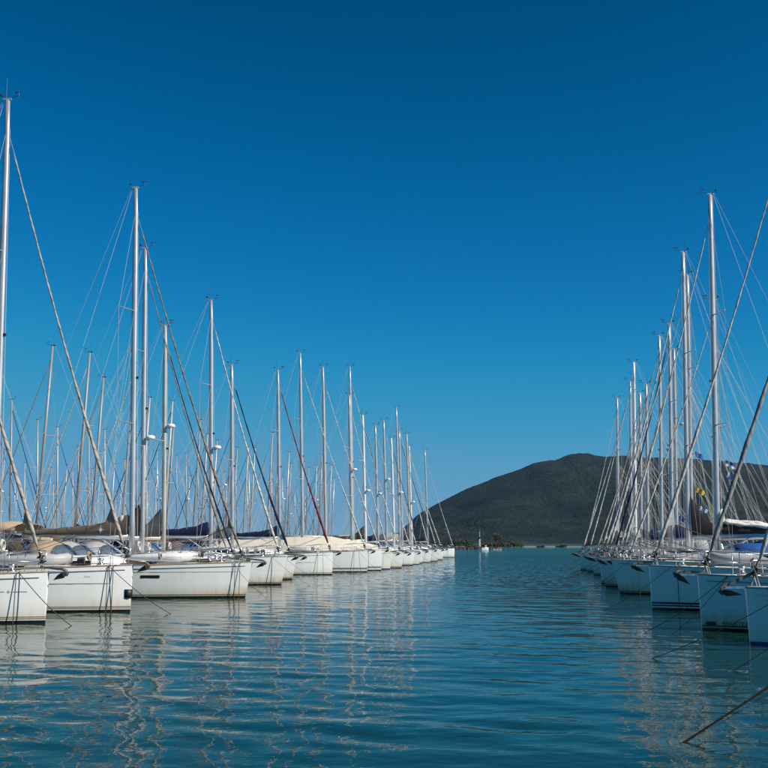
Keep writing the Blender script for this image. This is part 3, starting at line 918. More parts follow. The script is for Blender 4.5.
    for sd in (-1, 1):
        pts = [(ch[0], sd * ch[1], zc)] + [(t[1], sd * t[2], t[0] + 0.06) for t in tips] + [(mx(zf) - 0.02, sd * 0.05, zf + 0.1)]
        for a, b_ in zip(pts, pts[1:]): sh.tube([a, b_], wr, 4, False)
        sh.tube([(ch[0], sd * (ch[1] - 0.12), zc), (mx(tips[0][0]), sd * 0.06, tips[0][0] - 0.15)], wr, 4, False)
        if len(tips) > 1:
            sh.tube([(tips[0][1], sd * tips[0][2], tips[0][0] + 0.06), (mx(tips[1][0]), sd * 0.06, tips[1][0] - 0.1)], wr * 0.9, 4, False)
    sh.build('shrouds', M['wire'], e)
    bs = MB(); zj = 3.6 + zd(-L)
    xj = lerp(-L + 0.1, mx(zt) - 0.2, zj / H)
    bs.tube([(mx(zt) - 0.2, 0, zt), (xj, 0, zj)], wr, 4, False)
    for sd in (-1, 1): bs.tube([(xj, 0, zj), (-L + 0.08, sd * B * 0.33, zd(-L))], wr, 4, False)
    bs.build('backstay', M['wire'], e)
    # halyards and topping lift
    hy = MB()
    hy.tube([(mx(zt) - 0.12, 0.03, zt - 0.05), (mx(zm + 1.4) - mr - 0.10, 0.05, zm + 1.4)], 0.006, 4, False)
    hy.tube([(mx(zf) + 0.09, 0.05, zf + 0.3), (mx(zm + .7) + mr + 0.12, 0.1, zm + 0.2)], 0.006, 4, False)
    # boom
    if sp.get('boom', True):
        zb = zm + sp.get('bz', 1.25); bl = sp.get('bl', min(5.2, L - J - 3.0)); xb0 = mx(zb) - mr - 0.05; xb1 = xb0 - bl
        MB().tube([(xb0, 0, zb), (xb1, 0, zb + 0.12)], 0.085, 9, True, 1.35).build('boom', mm, e, True)
        MB().tube([(mx(zm + 0.35) - mr, 0, zm + 0.3), (xb0 - 1.3, 0, zb - 0.06)], 0.035, 6).build('boom_vang', M['alu'], e)
        hy.tube([(mx(zt) - 0.15, 0, zt - 0.02), (xb1 + 0.1, 0, zb + 0.2)], 0.006, 4, False)
        hy.tube([(xb1 + 0.9, 0, zb), (xb1 + 0.7, 0.2, zd(-L) + 0.2)], 0.012, 4, False)
        if sp.get('bag'):
            o = sail_bag(hl, xb0 - 0.05, xb1 + 0.15, zb + 0.06, sp.get('bh', 0.58), 0.22, 0.36, sp.get('rise', 0.25)).build('sail_bag', M['cv_' + sp['bag']], e, True)
            if sp.get('bag_star'):
                pts = star_patch(lambda a, c: (a, near * 0.185, c), xb0 - 1.25, zb + 0.32, 0.2)
                MB().ngon(pts if near > 0 else pts[::-1]).build('star_emblem', M['alu_w'], o)
                MB().ngon([(p[0], p[1] - near * 0.001, p[2]) for p in pts][::(-1 if near > 0 else 1)])
            for i in range(3):
                for sd in (-1, 1):
                    hy.tube([(mx(H * 0.62), sd * 0.05, H * 0.62), (xb0 - bl * (0.25 + 0.3 * i), sd * 0.15, zb + 0.45 - 0.1 * i)], 0.005, 4, False)
        if sp.get('flaked_end'):
            sb = MB(); rws = []
            for q in range(9):
                t = q / 8.0; rr_ = 0.23 * math.sin(math.pi * (0.06 + 0.9 * t)) ** 0.7
                rws.append([(xb0 - 0.30 + rr_ * 1.1 * math.cos(k * 0.5236) * (1 + 0.35 * mnoise.noise(Vector((k * 0.7, q * 0.9, 3.1)))),
                             rr_ * 0.62 * math.sin(k * 0.5236) * (1 + 0.4 * mnoise.noise(Vector((k * 0.8, q * 0.8, 7.7)))),
                             zb + 0.45 + 0.5 * t + 0.08 * mnoise.noise(Vector((k * 0.9, q * 0.7, 1.2)))) for k in range(12)])
            sb.grid(rws, close=True); sb.ngon(rws[0][::-1]); sb.ngon(rws[-1])
            sb.build('flaked_sail', M['cv_cream'], e, True)
        if sp.get('flaked'):
            sb = MB(); r_ = random.Random(int(sp['y'] * 7))
            for q in range(7):
                yy = (-0.16, -0.09, 0.0, 0.09, 0.16, -0.05, 0.06)[q]; up = 0.0 if q < 5 else 0.10
                pts = []; rd = []
                for k in range(31):
                    t = k / 30.0; top = zb + lerp(sp.get('bh', 0.58), 0.24, t ** 0.85)
                    nn = mnoise.noise(Vector((t * 9.0, q * 3.3, 0.7))); n2_ = mnoise.noise(Vector((t * 16.0, q * 5.1, 2.9)))
                    pts.append((lerp(xb0 - 0.12, xb1 + 0.5, t), yy * (1.1 - 0.5 * t) + 0.05 * n2_, top + up * (1 - t) + 0.09 * nn + 0.03))
                    rd.append(max(0.03, (0.10 - 0.03 * t) * (1 + 0.55 * n2_)) * (0.4 if k in (0, 30) else 1))
                sb.tube(pts, rd, 7)
            sb.tube([(xb0 - 0.05, 0, zb + 0.3), (xb0 - 0.02, 0.05, zb + 1.0), (xb0 - 0.1, 0, zb + 1.25)], [0.16, 0.17, 0.05], 7)
            sb.build('flaked_sail', M['sail'], e, True)
    hy.build('running_rigging', M['line_w'], e)
    # --- forestay with furled headsail
    fk = sp.get('furl', 'white'); fr = sp.get('fr', 0.055) * 0.8
    a = Vector((-0.10, 0, zd(0) + 0.06)); b_ = Vector((mx(zf) + mr * 0.8, 0, zf))
    n = 46; pts = []; rad = []; ln = (b_ - a).length; t0 = 0.62 / ln
    for i in range(n + 1):
        t = lerp(t0, 0.955, i / n); p = a.lerp(b_, t)
        p.x -= 0.16 * math.sin(math.pi * t) * 0.6; p.z -= 0.1 * math.sin(math.pi * t)
        pts.append(p)
        q = i / n
        r = fr * (0.62 + 0.75 * math.exp(-((q - 0.16) / 0.2) ** 2) * 0.75 + 0.25 * (1 - q))
        if i == 0: r *= 0.45
        if i == n: r *= 0.4
        rad.append(r)
    fm = MB(); 
    NS = 10
    fm.tube(pts, rad, NS, True, 1.0, 2.4)
    me = fm.mesh('furled_headsail', M['fu_' + fk], True)
    uvl = me.uv_layers.new(name='UVMap')
    acc = [0.0]
    for i in range(1, n + 1): acc.append(acc[-1] + (pts[i] - pts[i - 1]).length)
    for p in me.polygons:
        q, k = divmod(p.index, NS)
        for li, vi in zip(p.loop_indices, p.vertices):
            ii, kk = divmod(vi, NS)
            u = kk / NS
            if p.index < n * NS and k == NS - 1 and kk == 0: u = 1.0
            uvl.data[li].uv = (u, acc[min(ii, n)] * 2.9)
    fo = bpy.data.objects.new('furled_headsail', me); C.objects.link(fo); fo.parent = e
    d = (b_ - a).normalized()
    q = d.to_track_quat('Z', 'Y').to_matrix().to_4x4(); q.translation = a + d * 0.22
    MB().lathe([(0.03, 0), (0.13, 0.02), (0.14, 0.04), (0.06, 0.06), (0.06, 0.17), (0.13, 0.19), (0.12, 0.22), (0.035, 0.26), (0.03, 0.42)], 10, q).build('furling_drum', M['black'], fo, True)
    MB().tube([a, a + d * 0.3], 0.02, 5).build('stay_wire', M['wire'], fo); MB().tube([a + d * (ln * 0.94), b_], 0.012, 5).build('stay_wire', M['wire'], fo)
    if sp.get('clew', not lod):
        t = 0.13; p = a.lerp(b_, t); p2 = a.lerp(b_, t - 0.045)
        w = sp.get('clew_w', 0.32)
        MB().ngon([p, p2, (p2.x - w, 0.03, p2.z + 0.1)]).build('clew', M['fu_' + fk] if False else M['cv_tan'] if fk in ('beige', 'brown') else M['sail'], fo, False, 0.02)
        shm = MB()
        for sd in (-1, 1):
            c0 = Vector((p2.x - w + 0.03, 0.03, p2.z + 0.1)); c1 = Vector((-J - 1.6, sd * (B * 0.36), zd(-J) + 0.35))
            shm.tube([c0.lerp(c1, k / 6) - Vector((0, 0, 0.35 * math.sin(math.pi * k / 6))) for k in range(7)], 0.009, 4)
        shm.build('sheets', M['rope'], fo)
    # --- pulpit, stanchions, lifelines, pushpit
    for sd in (-1, 1):
        zz = zd(-0.5); y1 = hl.bd(-1.9) - 0.06
        p = MB().tube([(-1.9, sd * y1, zd(-1.9)), (-1.85, sd * y1, zd(-1.9) + 0.58), (-1.0, sd * (hl.bd(-1.0) - 0.02), zz + 0.64), (-0.25, sd * 0.26, zz + 0.66), (-0.12, sd * 0.14, zz + 0.6), (-0.28, sd * 0.16, zd(0))], 0.014, 6)
        p.tube([(-1.87, sd * y1, zd(-1.9) + 0.32), (-1.0, sd * (hl.bd(-1.0) - 0.02), zz + 0.35), (-0.2, sd * 0.17, zz + 0.33)], 0.011, 5)
        p.tube([(-1.0, sd * (hl.bd(-1.0) - 0.05), zd(-1.0)), (-1.0, sd * (hl.bd(-1.0) - 0.02), zz + 0.64)], 0.012, 5)
        p.build('pulpit', M['steel'], e, True)
        ys = []
        k = 0; x = -3.6
        while x > -L + 1.6:
            inst('stanchion', _stan, e, (x, sd * (hl.bd(x) - 0.06), zd(x)))
            ys.append(x); x -= 1.95
        pp = [(-1.86, sd * y1, zd(-1.9) + 0.58)] + [(x, sd * (hl.bd(x) - 0.06), zd(x) + 0.61) for x in ys] + [(-L + 0.9, sd * (hl.bd(-L) - 0.06), zd(-L) + 0.6)]
        lw = MB().tube(pp, 0.005, 4, False); lw.tube([(a_[0], a_[1], a_[2] - 0.28) for a_ in pp], 0.005, 4, False)
        lw.build('lifeline', M['wire'], e)
        MB().tube([(-L + 1.2, sd * (hl.bd(-L) - 0.06), zd(-L)), (-L + 1.15, sd * (hl.bd(-L) - 0.06), zd(-L) + 0.62), (-L + 0.1, sd * (hl.bd(-L) - 0.1), zd(-L) + 0.64), (-L + 0.1, sd * 0.5, zd(-L) + 0.64), (-L + 0.12, sd * 0.5, zd(-L))], 0.013, 5).build('pushpit', M['steel'], e, True)
    # --- bow roller and anchor
    MB().box((0.16 + hl.rake, 0, zd(0) + 0.0), (0.62, 0.12, 0.05)).build('bow_roller', M['steel'], e)
    if sp.get('anchor', 'galv'):
        ao = inst('anchor', ANCH[sp.get('anchor', 'galv')], e, (0.36 + hl.rake, 0, zd(0) + 0.05), 0, (1.05, 1.05, 1.05))
        ao.rotation_euler = (0, R(sp.get('atilt', 6)), 0)
    # --- gear on deck
    if not lod:
        gr = random.Random(int(sp['y'] * 13 + 5))
        MB().lathe([(0.14, 0), (0.14, 0.06), (0.08, 0.08), (0.07, 0.16), (0.11, 0.19), (0.10, 0.24), (0.03, 0.26)], 10, Matrix.Translation((-1.15, 0, zd(-1.15) + 0.03))).build('windlass', M['steel'], e, True)
        def coil(x, y, z, r, m):
            b = MB()
            for q in range(3):
                b.tube([(x + 0.03 * q, y + r * 0.75 * math.cos(a_), z - r * 0.2 + r * math.sin(a_) - 0.02 * q) for a_ in [2 * math.pi * k / 14 for k in range(15)]], 0.016, 5)
            b.build('rope_coil', m, e)
        for q in range(3):
            xx = gr.choice((-1.4, -1.9, -3.6, -5.55, -7.5)); sd = gr.choice((-1, 1, near))
            coil(xx + 0.05, sd * (hl.bd(xx) - 0.08), zd(xx) + 0.42, gr.uniform(0.10, 0.16), M[gr.choice(('line_w', 'rope', 'cv_tan', 'cv_lgrey'))])
        coil(-J + 0.25, 0.05, zm + 0.9, 0.18, M['line_w'])
        for q in range(gr.randrange(1, 4)):
            xx = -5.6 - 1.95 * gr.randrange(0, 3); sd = gr.choice((-1, 1, near))
            MB().box((xx + gr.uniform(0.2, 0.8), sd * (hl.bd(xx) - 0.2), zd(xx) + 0.22), (gr.uniform(0.2, 0.4), 0.17, gr.uniform(0.3, 0.42)), 0, 0.85).build('jerry_can', M[gr.choice(('cv_blue', 'cv_tan', 'cv_lgrey', 'cv_red', 'black'))], e)
        for sd in (-1, 1):
            # rolled fender or canvas lashed to the guard rail, and furling line led aft
            MB().tube([(-1.0, sd * (hl.bd(-1.0) * 0.5), zd(-1.0) + 0.09), (-3.6, sd * (hl.bd(-3.6) - 0.16), zd(-3.6) + 0.1), (-L * 0.66, sd * (hl.bd(-L * 0.66) - 0.2), zd(-L * 0.66) + 0.1)], 0.009, 4).build('furling_line', M['rope'], e)
        if gr.random() < 0.6:
            xx = -3.7; sd = near
            MB().tube([(xx, sd * (hl.bd(xx) - 0.08), zd(xx) + 0.5), (xx - 0.5, sd * (hl.bd(xx - 0.5) - 0.06), zd(xx) + 0.46), (xx - 1.3, sd * (hl.bd(xx - 1.3) - 0.08), zd(xx) + 0.49)], [0.05, 0.10, 0.05], 8).build('rolled_canvas', M[gr.choice(('cv_lgrey', 'cv_tan', 'cv_navy'))], e, True)
    # --- hull marks
    for (xa_, xb_, za_, zb_) in sp.get('hullwin', []):
        for sd in (-1, 1):
            MB_ = hl.patch(MB(), xa_, xb_, za_, zb_, sd, 0.006, 6, 2); MB_.build('hull_window', M['glass'], e)
    for (xa_, xb_, z_) in sp.get('cove', []):
        b = MB(); hl.patch(b, xa_, xb_, z_, z_ + 0.022, near, 0.003, 14, 1); b.build('cove_line', M['emblem'], e)
    for (cx, cz, r_) in sp.get('star', []):
        pts = star_patch(lambda a_, c_: (a_, near * (hl.hw(a_, c_) + 0.004), c_), cx, cz, r_)
        MB().ngon(pts if near < 0 else pts[::-1]).build('hull_emblem', M['emblem'], e)
    for (txt, cx, cz, sz, shr) in sp.get('text', []):
        me = text_mesh(txt, sz, shr)
        xs_ = [v.co.x for v in me.vertices]; wd = max(xs_)
        for v in me.vertices:
            X_ = cx + (v.co.x - wd / 2) * (1 if near < 0 else -1); Z_ = cz + v.co.y
            v.co = (X_, near * (hl.hw(X_, Z_) + 0.005), Z_)
        me.materials.append(M['letter'] if not shr else M['emblem']); me.update()
        o = bpy.data.objects.new('hull_lettering', me); C.objects.link(o); o.parent = e
    for (xa_, xb_, za_, zb_) in sp.get('darkpatch', []):
        hl.patch(MB(), xa_, xb_, za_, zb_, near, 0.004, 4, 1).build('hull_band', M['letter'], e)
    # --- mooring lines
    cl = (hl.xr(-0.75, fb), near * (hl.bd(-0.75) - 0.03), zd(-0.75) + 0.03)
    for (tx, ty) in sp.get('moor', [(2.6, 1.3)] if not lod or int(sp['y']) % 3 == 0 else []):
        q0 = Vector(cl); q1 = Vector((tx, near * ty, -0.25)); mid = []
        for k in range(9):
            t = k / 8; p = q0.lerp(q1, t); p.z -= 0.16 * math.sin(math.pi * t); mid.append(p)
        MB().tube(mid, (0.013 if near < 0 else 0.009) if sp['y'] < 45 else 0.008, 5).build('mooring_line', M['rope' if near < 0 else 'rope_d'], e)
    for xx in sp.get('hang', [-1.05]):
        xq = hl.xr(xx, fb); hq = near * (hl.bd(xx) + 0.035)
        MB().tube([(xq + 0.08, near * (hl.bd(xx) - 0.02), zd(xx) + 0.04), (xq, hq, zd(xx) - 0.02), (xq - 0.01, hq + near * 0.01, 0.7), (xq - 0.03, hq, -0.3)], 0.014, 5).build('mooring_line', M['rope'], e)
    # --- radar, flags, cover
    if sp.get('radar'):
        z = H * sp['radar']; sgn = 1
        q = MB().box((mx(z) + 0.17, 0, z - 0.03), (0.3, 0.12, 0.05)).build('radar_bracket', M['alu'], e)
        MB().lathe([(0.19, 0), (0.235, 0.04), (0.235, 0.12), (0.18, 0.19), (0.04, 0.215)], 12, Matrix.Translation((mx(z) + 0.38, 0, z))).build('radar_dome', M['dome'], e, True)
    z = H * 0.52
    MB().box((mx(z) + mr + 0.05, 0, z), (0.09, 0.08, 0.11)).build('steaming_light', M['black'], mast)
    for (kind, q, yy) in sp.get('flags', []):
        z = tips[0][0] * q
        f = inst('flag', FLAG[kind], e, (mx(z) - 0.35, near * yy, z), rnd.uniform(-0.5, 0.3))
    if sp.get('cover'):
        rows = []
        c = sp['cover']; xs_ = [-0.9, -1.6, -2.4, -J + 0.4, -J - 0.4, -J - 2, -J - 4, -L + 2.0, -L + 1.0]
        rg = [0.18, 0.42, 0.72, 1.22, 1.25, 1.2, 1.15, 1.1, 1.0]
        for x, h in zip(xs_, rg):
            w = hl.bd(x) - 0.02; d = zd(x) + 0.1
            row = []
            for k in range(11):
                t = -1 + 0.2 * k; u = 1 - abs(t)
                row.append((x, w * t, d + h * (u ** 0.95)))
            rows.append(row)
        MB().grid(rows, flip=True).build('winter_cover', M['cv_' + c], e, False, 0.015)
    return e, hl

def world_pt(e, p):
    return Matrix.Translation(e.location) @ Matrix.Rotation(e.rotation_euler[2], 4, 'Z') @ Vector(p)

AL = R(-7.5); AR = R(172.5)
GL = 'sailboats moored bow-out along the left side of the channel'
GR = 'sailboats moored bow-out along the right side of the channel'
left = [
 dict(x=-10.29, y=32.0, J=5.2, H=18.6, furl='beige', fr=0.055, hull='hull_a', rail='rub', cove=[(-1.1, -7.0, 0.93), (-0.5, -0.86, 0.93)], star=[(-0.98, 0.94, 0.085)],
      moor=[(1.7, 1.0)], hang=[-0.78], spray='tan', bimini='tan', bag='brown', rake=0.03, fb=1.52, label='nearest left-row sailboat, cut by the left edge, brown lines near the waterline'),
 dict(x=-8.98, y=37.2, J=5.2, H=19.45, furl='beige', fr=0.062, hull='hull_a', rail='rub', mr=0.125, cove=[(-0.66, -6.5, 0.98)], star=[(-0.33, 0.99, 0.07)],
      text=[('Joya', -1.36, 1.2, 0.12, 0.35)], moor=[(2.3, 0.9)], hang=[-0.72, -0.55], spray='tan', bimini='tan', bag='brown', rake=0.04, fb=1.62, anchor='rust', flags=[], clew_w=0.45,
      darkpatch=[], label='white sailboat with the tallest mast at left, grey inflatable lying on its foredeck'),
 dict(x=-6.19, y=46.8, J=5.29, H=19.29, furl='brown', fr=0.06, hull='hull_b', rail='rub', mr=0.125, hullwin=[(-4.35, -3.55, 0.88, 1.0)], moor=[(1.6, 0.9)], hang=[-0.6, -0.42], L=13.4,
      spray='tan', bimini='tan', bag='brown', bag_star=True, rise=0.28, bh=0.68, flaked_end=True, rake=0.30, fb=1.55, cove=[(-0.5, -8.0, 1.12)], text=[], label='long white sailboat with one slim hull window and brown star-marked sail bag'),
 dict(x=-7.58, y=52.0, J=4.62, H=17.8, furl='brown', fr=0.045, hull='hull_f', mast='alu', radar=0.43, spray='lgrey', bag='dbrown', rise=1.1, label='half-hidden sailboat behind the brown star-marked sail bag, radar halfway up its mast'),
 dict(x=-7.97, y=56.5, J=4.08, H=14.59, furl='navy', fr=0.05, hull='hull_f', mast='alu_t', radar=0.60, spray='lgrey', bag='grey', rise=1.0, L=11.6, label='mostly hidden left-row sailboat with weathered tan mast and navy furled headsail'),
 dict(x=-5.99, y=61.0, J=4.2, H=17.12, furl='white', fr=0.065, hull='hull_b', radar=0.465, spray='grey', bimini='grey', bag='navy', strake=False, rake=0.38, fb=1.62, moor=[(2.4, 1.0)], hang=[-0.7], label='white sailboat with raked bow, yellow waterline stains and a rounded dark grey sprayhood'),
 dict(x=-6.10, y=69.5, J=4.05, H=14.55, furl='navy', fr=0.075, clew_w=0.7, hull='hull_b', spray='grey', bag='grey', strake=False, rake=0.34, L=11.5, label='smaller sailboat with navy furled headsail just behind the yellow-stained raked bow'),
 dict(x=-3.97, y=80.0, J=4.06, H=15.96, furl='red', fr=0.075, hull='hull_f', hullwin=[(-3.4, -2.55, 0.86, 1.0)], cove=[(-1.2, -2.5, 0.93)], bag='navy', rise=0.3, rake=0.06, fb=1.68, moor=[(2.0, 0.9)], label='white sailboat with a dark red furled headsail and one hull window'),
 dict(x=-1.17, y=87.5, J=5.71, H=18.77, furl='white', hull='hull_d', mr=0.12, cover='cream', bag=None, boom=True, bz=1.0, rake=0.06, fb=1.72, L=13.6, moor=[(1.6, 0.6)], label='nearest of the cream-covered sailboats, broad grey band near its waterline'),
 dict(x=0.0, y=92.2, J=5.15, H=18.32, furl='white', hull='hull_d', mast='alu_t', mr=0.115, cover='cream', rake=0.06, fb=1.66, label='cream-covered sailboat with a weathered tan mast, second of the covered boats'),
 dict(x=0.83, y=96.6, J=3.75, H=16.33, furl='white', mr=0.13, hull='hull_e', cover='cream', radar=0.56, rake=0.28, L=12.0, label='cream-covered sailboat with a radar dome on its thick mast'),
 dict(x=1.35, y=101.2, J=4.29, H=19.84, furl='white', hull='hull_f', cover='cream', rake=0.3, label='cream-covered sailboat with the tallest mast in the middle of the left row'),
 dict(x=2.05, y=107.0, J=3.88, H=15.7, furl='navy', hull='hull_f', mast='alu_w', radar=0.49, bag='dbrown', rise=0.9, label='sailboat with navy furled headsail right after the cream-covered boats'),
 dict(x=2.81, y=113.0, J=3.4, H=15.32, furl='white', hull='hull_f', radar=0.5, bag='navy', spray='lgrey', label='short-masted sailboat with white headsail, second beyond the cream-covered boats'),
 dict(x=3.95, y=118.0, J=3.6, H=16.47, furl='white', hull='hull_e', bag='grey', radar=0.58, label='blue-bottomed sailboat, seventh from the far end of the left row'),
 dict(x=4.74, y=124.0, J=3.5, H=14.99, furl='navy', hull='hull_f', mast='alu_w', bag='cream', label='sailboat with navy furled headsail, sixth from the far end of the left row'),
 dict(x=5.72, y=130.0, J=3.7, H=19.58, furl='white', hull='hull_e', spray='cream', bimini='cream', bag='cream', radar=0.44, label='sailboat with the tallest mast near the far end of the left row'),
 dict(x=6.51, y=136.0, J=4.09, H=17.28, furl='navy', hull='hull_f', bag='navy', label='sailboat with navy furled headsail, fourth from the far end of the left row'),
 dict(x=7.47, y=142.0, J=3.9, H=17.37, furl='white', hull='hull_f', mast='alu_t', bag='navy', label='sailboat with tan mast, third from the far end of the left row'),
 dict(x=8.13, y=149.0, J=4.1, H=16.36, furl='white', hull='hull_f', mast='alu_w', radar=0.5, bag='grey', label='sailboat second from the far end of the left row, just before the gap'),
 dict(x=12.23, y=175.0, J=4.8, H=18.11, furl='white', hull='hull_f', bag='black', label='last sailboat at the far end of the left row, standing alone against the dark hill'),
]
right = [
 dict(x=8.72, y=25.2, J=5.1, H=18.2, furl='white', fr=0.055, hull='hull_e', fb=1.34, rake=0.04, strake=True, strake_m='cabin', clew=False, moor=[], hang=[-0.5], atilt=24, label='nearest right-row sailboat, cut by the right edge, blue bottom paint'),
 dict(x=8.83, y=29.3, J=5.3, H=18.6, furl='grey', fr=0.06, hull='hull_b', fb=1.52, rake=0.05, clew=False, moor=[(2.2, 1.0), (1.4, 1.6)], hang=[], atilt=-4, L=13.2,
      text=[('BENETEAU', -0.90, 0.15, 0.165, 0.0)], darkpatch=[(-0.10, -0.36, 0.15, 0.25)], label='second sailboat of the right row, black lettering low on its shaded white bow'),
 dict(x=9.75, y=38.3, J=5.2, H=18.8, furl='white', fr=0.06, hull='hull_c', fb=1.58, rake=0.03, strake_m='cabin', moor=[(2.4, 1.2)], hang=[-0.9], bag='dbrown', clew_w=0.4, label='sailboat with two navy waterline stripes and a grey inflatable on its foredeck'),
 dict(x=11.24, y=50.0, J=4.55, H=19.56, furl='white', fr=0.06, hull='hull_b', mr=0.13, bag='dbrown', flaked=True, bh=0.6, spray='blue', spray_x=-5.9, spray_h=0.72, spray_l=3.2, rake=0.35, fb=1.6, flags=[('striped', 0.72, 0.6)], moor=[(2.6, 1.3)], L=13.4,
      label='tallest-masted sailboat of the right row, white sail heaped on a dark brown bag'),
 dict(x=12.5, y=54.0, J=4.6, H=15.14, furl='white', fr=0.05, hull='hull_f', mr=0.12, bag='black', rise=1.2, flags=[('halved', 0.8, 0.6)], rake=0.3, label='short-masted sailboat right behind the tallest mast of the right row, black sail bag'),
 dict(x=12.28, y=58.0, J=4.46, H=18.93, furl='white', fr=0.065, hull='hull_b', mr=0.125, bag='black', rise=1.6, spray='navy', rake=0.38, fb=1.62, flags=[('plain', 0.95, 0.7), ('yellow', 0.7, 0.65)], moor=[(2.8, 1.4)], label='sailboat with dark tall sail cover and the second-tallest mast of the right row'),
 dict(x=13.48, y=62.0, J=4.63, H=18.62, furl='white', fr=0.055, hull='hull_f', bag='navy', radar=0.5, flags=[('striped', 0.6, 0.7)], rake=0.3, label='sailboat with radar dome just behind the second-tallest mast of the right row'),
 dict(x=13.85, y=66.0, J=4.23, H=16.43, furl='navy', fr=0.06, hull='hull_f', bag='navy', flags=[('plain', 0.6, 0.7)], rake=0.3, label='sailboat with the navy furled headsail in the right row'),
 dict(x=15.1, y=70.0, J=4.4, H=15.54, furl='white', fr=0.06, hull='hull_f', bag='grey', radar=0.55, flags=[('green', 0.2, 0.8)], label='sailboat with a green and yellow flag low in its rigging, right row'),
 dict(x=15.12, y=74.0, J=4.43, H=17.25, furl='beige', fr=0.065, hull='hull_f', bag='brown', rake=0.4, moor=[(3, 1)], label='sailboat with beige headsail and strongly raked bow, sixth from far end of right row'),
 dict(x=15.97, y=78.5, J=3.76, H=14.43, furl='beige', fr=0.06, hull='hull_f', bag='navy', label='fifth sailboat from the far end of the right row, beige furled headsail'),
 dict(x=16.49, y=83.0, J=3.87, H=14.39, furl='white', hull='hull_f', bag='grey', spray='lgrey', moor=[(3, 1.2)], label='fourth sailboat from the far end of the right row, short mast'),
 dict(x=17.07, y=88.0, J=4.04, H=17.81, furl='white', hull='hull_f', mast='alu_w', bag='navy', label='third sailboat from the far end of the right row, tall white mast'),
 dict(x=17.69, y=93.0, J=4.25, H=16.94, furl='white', hull='hull_f', bag='cream', clew_w=0.5, label='second sailboat from the far end of the right row'),
 dict(x=18.36, y=99.0, J=3.74, H=16.23, furl='white', hull='hull_f', bag='grey', moor=[(3.2, 1.0)], rake=0.3, label='last sailboat at the far end of the right row, its bow out over open water'),
]
BO = {}
jr = random.Random(4)
for side, lst in (('L', left), ('R', right)):
    for i, sp in enumerate(lst):
        sp['side'] = side
        sp['rz'] = (AL if side == 'L' else AR) + R(jr.uniform(-1.0, 1.0)) * (0 if i < 3 else 1)
        sp['group'] = GL if side == 'L' else GR
        if sp['y'] > 85: sp['lod'] = 1
        if sp['y'] > 60 and (side == 'R' or sp['y'] > 85):
            # no two boats lie quite alike: bow-out distance, freeboard, stem and heading all differ
            d = jr.uniform(-0.7, 0.7) if side == 'R' else jr.uniform(-0.45, 0.45)
            sp['x'] += d * math.cos(sp['rz']); sp['y'] += d * math.sin(sp['rz']); sp['J'] += d
            sp['fb'] = sp.get('fb', 1.5) * jr.uniform(0.92, 1.1)
            if not sp.get('cover'): sp['rake'] = jr.choice((0.04, 0.1, 0.22, 0.34, 0.42))
            sp['rz'] += R(jr.uniform(-2.0, 2.0)); sp['B'] = jr.uniform(3.35, 3.8)
        sp.setdefault('wr', 0.0075 if sp['y'] < 60 else 0.010)
        sp.setdefault('L', 12.4 if sp['H'] > 16 else 11.2)
        if sp['H'] < 15.5: sp.setdefault('B', 3.5)
        BO[side + str(i + 1)] = boat(sp)

# ------------------------------------------------------------------ loose things lying on or hanging from the boats
def dinghy(label, loc, rz, m, floor, ln=2.3, upside=True):
    e = empty('inflatable_dinghy', loc, rz); tag(e, label, 'dinghy')
    r = 0.19; w = 0.55
    pts = [(-ln / 2, -w, r), (ln * 0.18, -w, r), (ln * 0.36, -w * 0.8, r), (ln * 0.47, -w * 0.4, r + 0.04), (ln * 0.5, 0, r + 0.06), (ln * 0.47, w * 0.4, r + 0.04), (ln * 0.36, w * 0.8, r), (ln * 0.18, w, r), (-ln / 2, w, r)]
    rad = [r * 0.75] + [r] * 7 + [r * 0.75]
    pts = [(-ln / 2 - 0.25, -w, r)] + pts + [(-ln / 2 - 0.25, w, r)]; rad = [0.05] + rad + [0.05]
    MB().tube(pts, rad, 10).build('tube', m, e, True)
    MB().grid([[(-ln / 2, -w, r + 0.10), (-ln / 2, 0, r + 0.20), (-ln / 2, w, r + 0.10)], [(ln * 0.2, -w, r + 0.10), (ln * 0.2, 0, r + 0.22), (ln * 0.2, w, r + 0.10)], [(ln * 0.44, -w * 0.4, r + .1), (ln * 0.46, 0, r + 0.14), (ln * 0.44, w * 0.4, r + .1)]], flip=True).build('floor', floor, e, True, 0.01)
    MB().box((-ln / 2 + 0.05, 0, r), (0.04, 2 * w - 0.2, 0.32)).build('transom', floor, e)
    return e
def on_boat(k, x, y, z): 
    e, hl = BO[k]; return world_pt(e, (x, y, hl.zd(x) + z))
dinghy('grey inflatable dinghy upside down on the foredeck of the tallest-masted left boat', on_boat('L2', -3.5, -0.1, 0.10), AL, M['pvc_g'], M['pvc_g'], 2.2)
dinghy('white inflatable dinghy on the foredeck of the long boat with star-marked sail bag', on_boat('L3', -3.75, -0.25, 0.12), AL, M['pvc_w'], M['pvc_w'], 2.4)
dinghy('small rolled grey inflatable on the foredeck of the red-headsail boat', on_boat('L8', -2.3, -0.3, 0.08), AL, M['pvc_g'], M['pvc_g'], 1.7)
dinghy('grey-white inflatable dinghy on the foredeck of the boat with two navy stripes', on_boat('R3', -3.5, 0.0, 0.16), AR, M['pvc_g'], M['pvc_w'], 2.5)

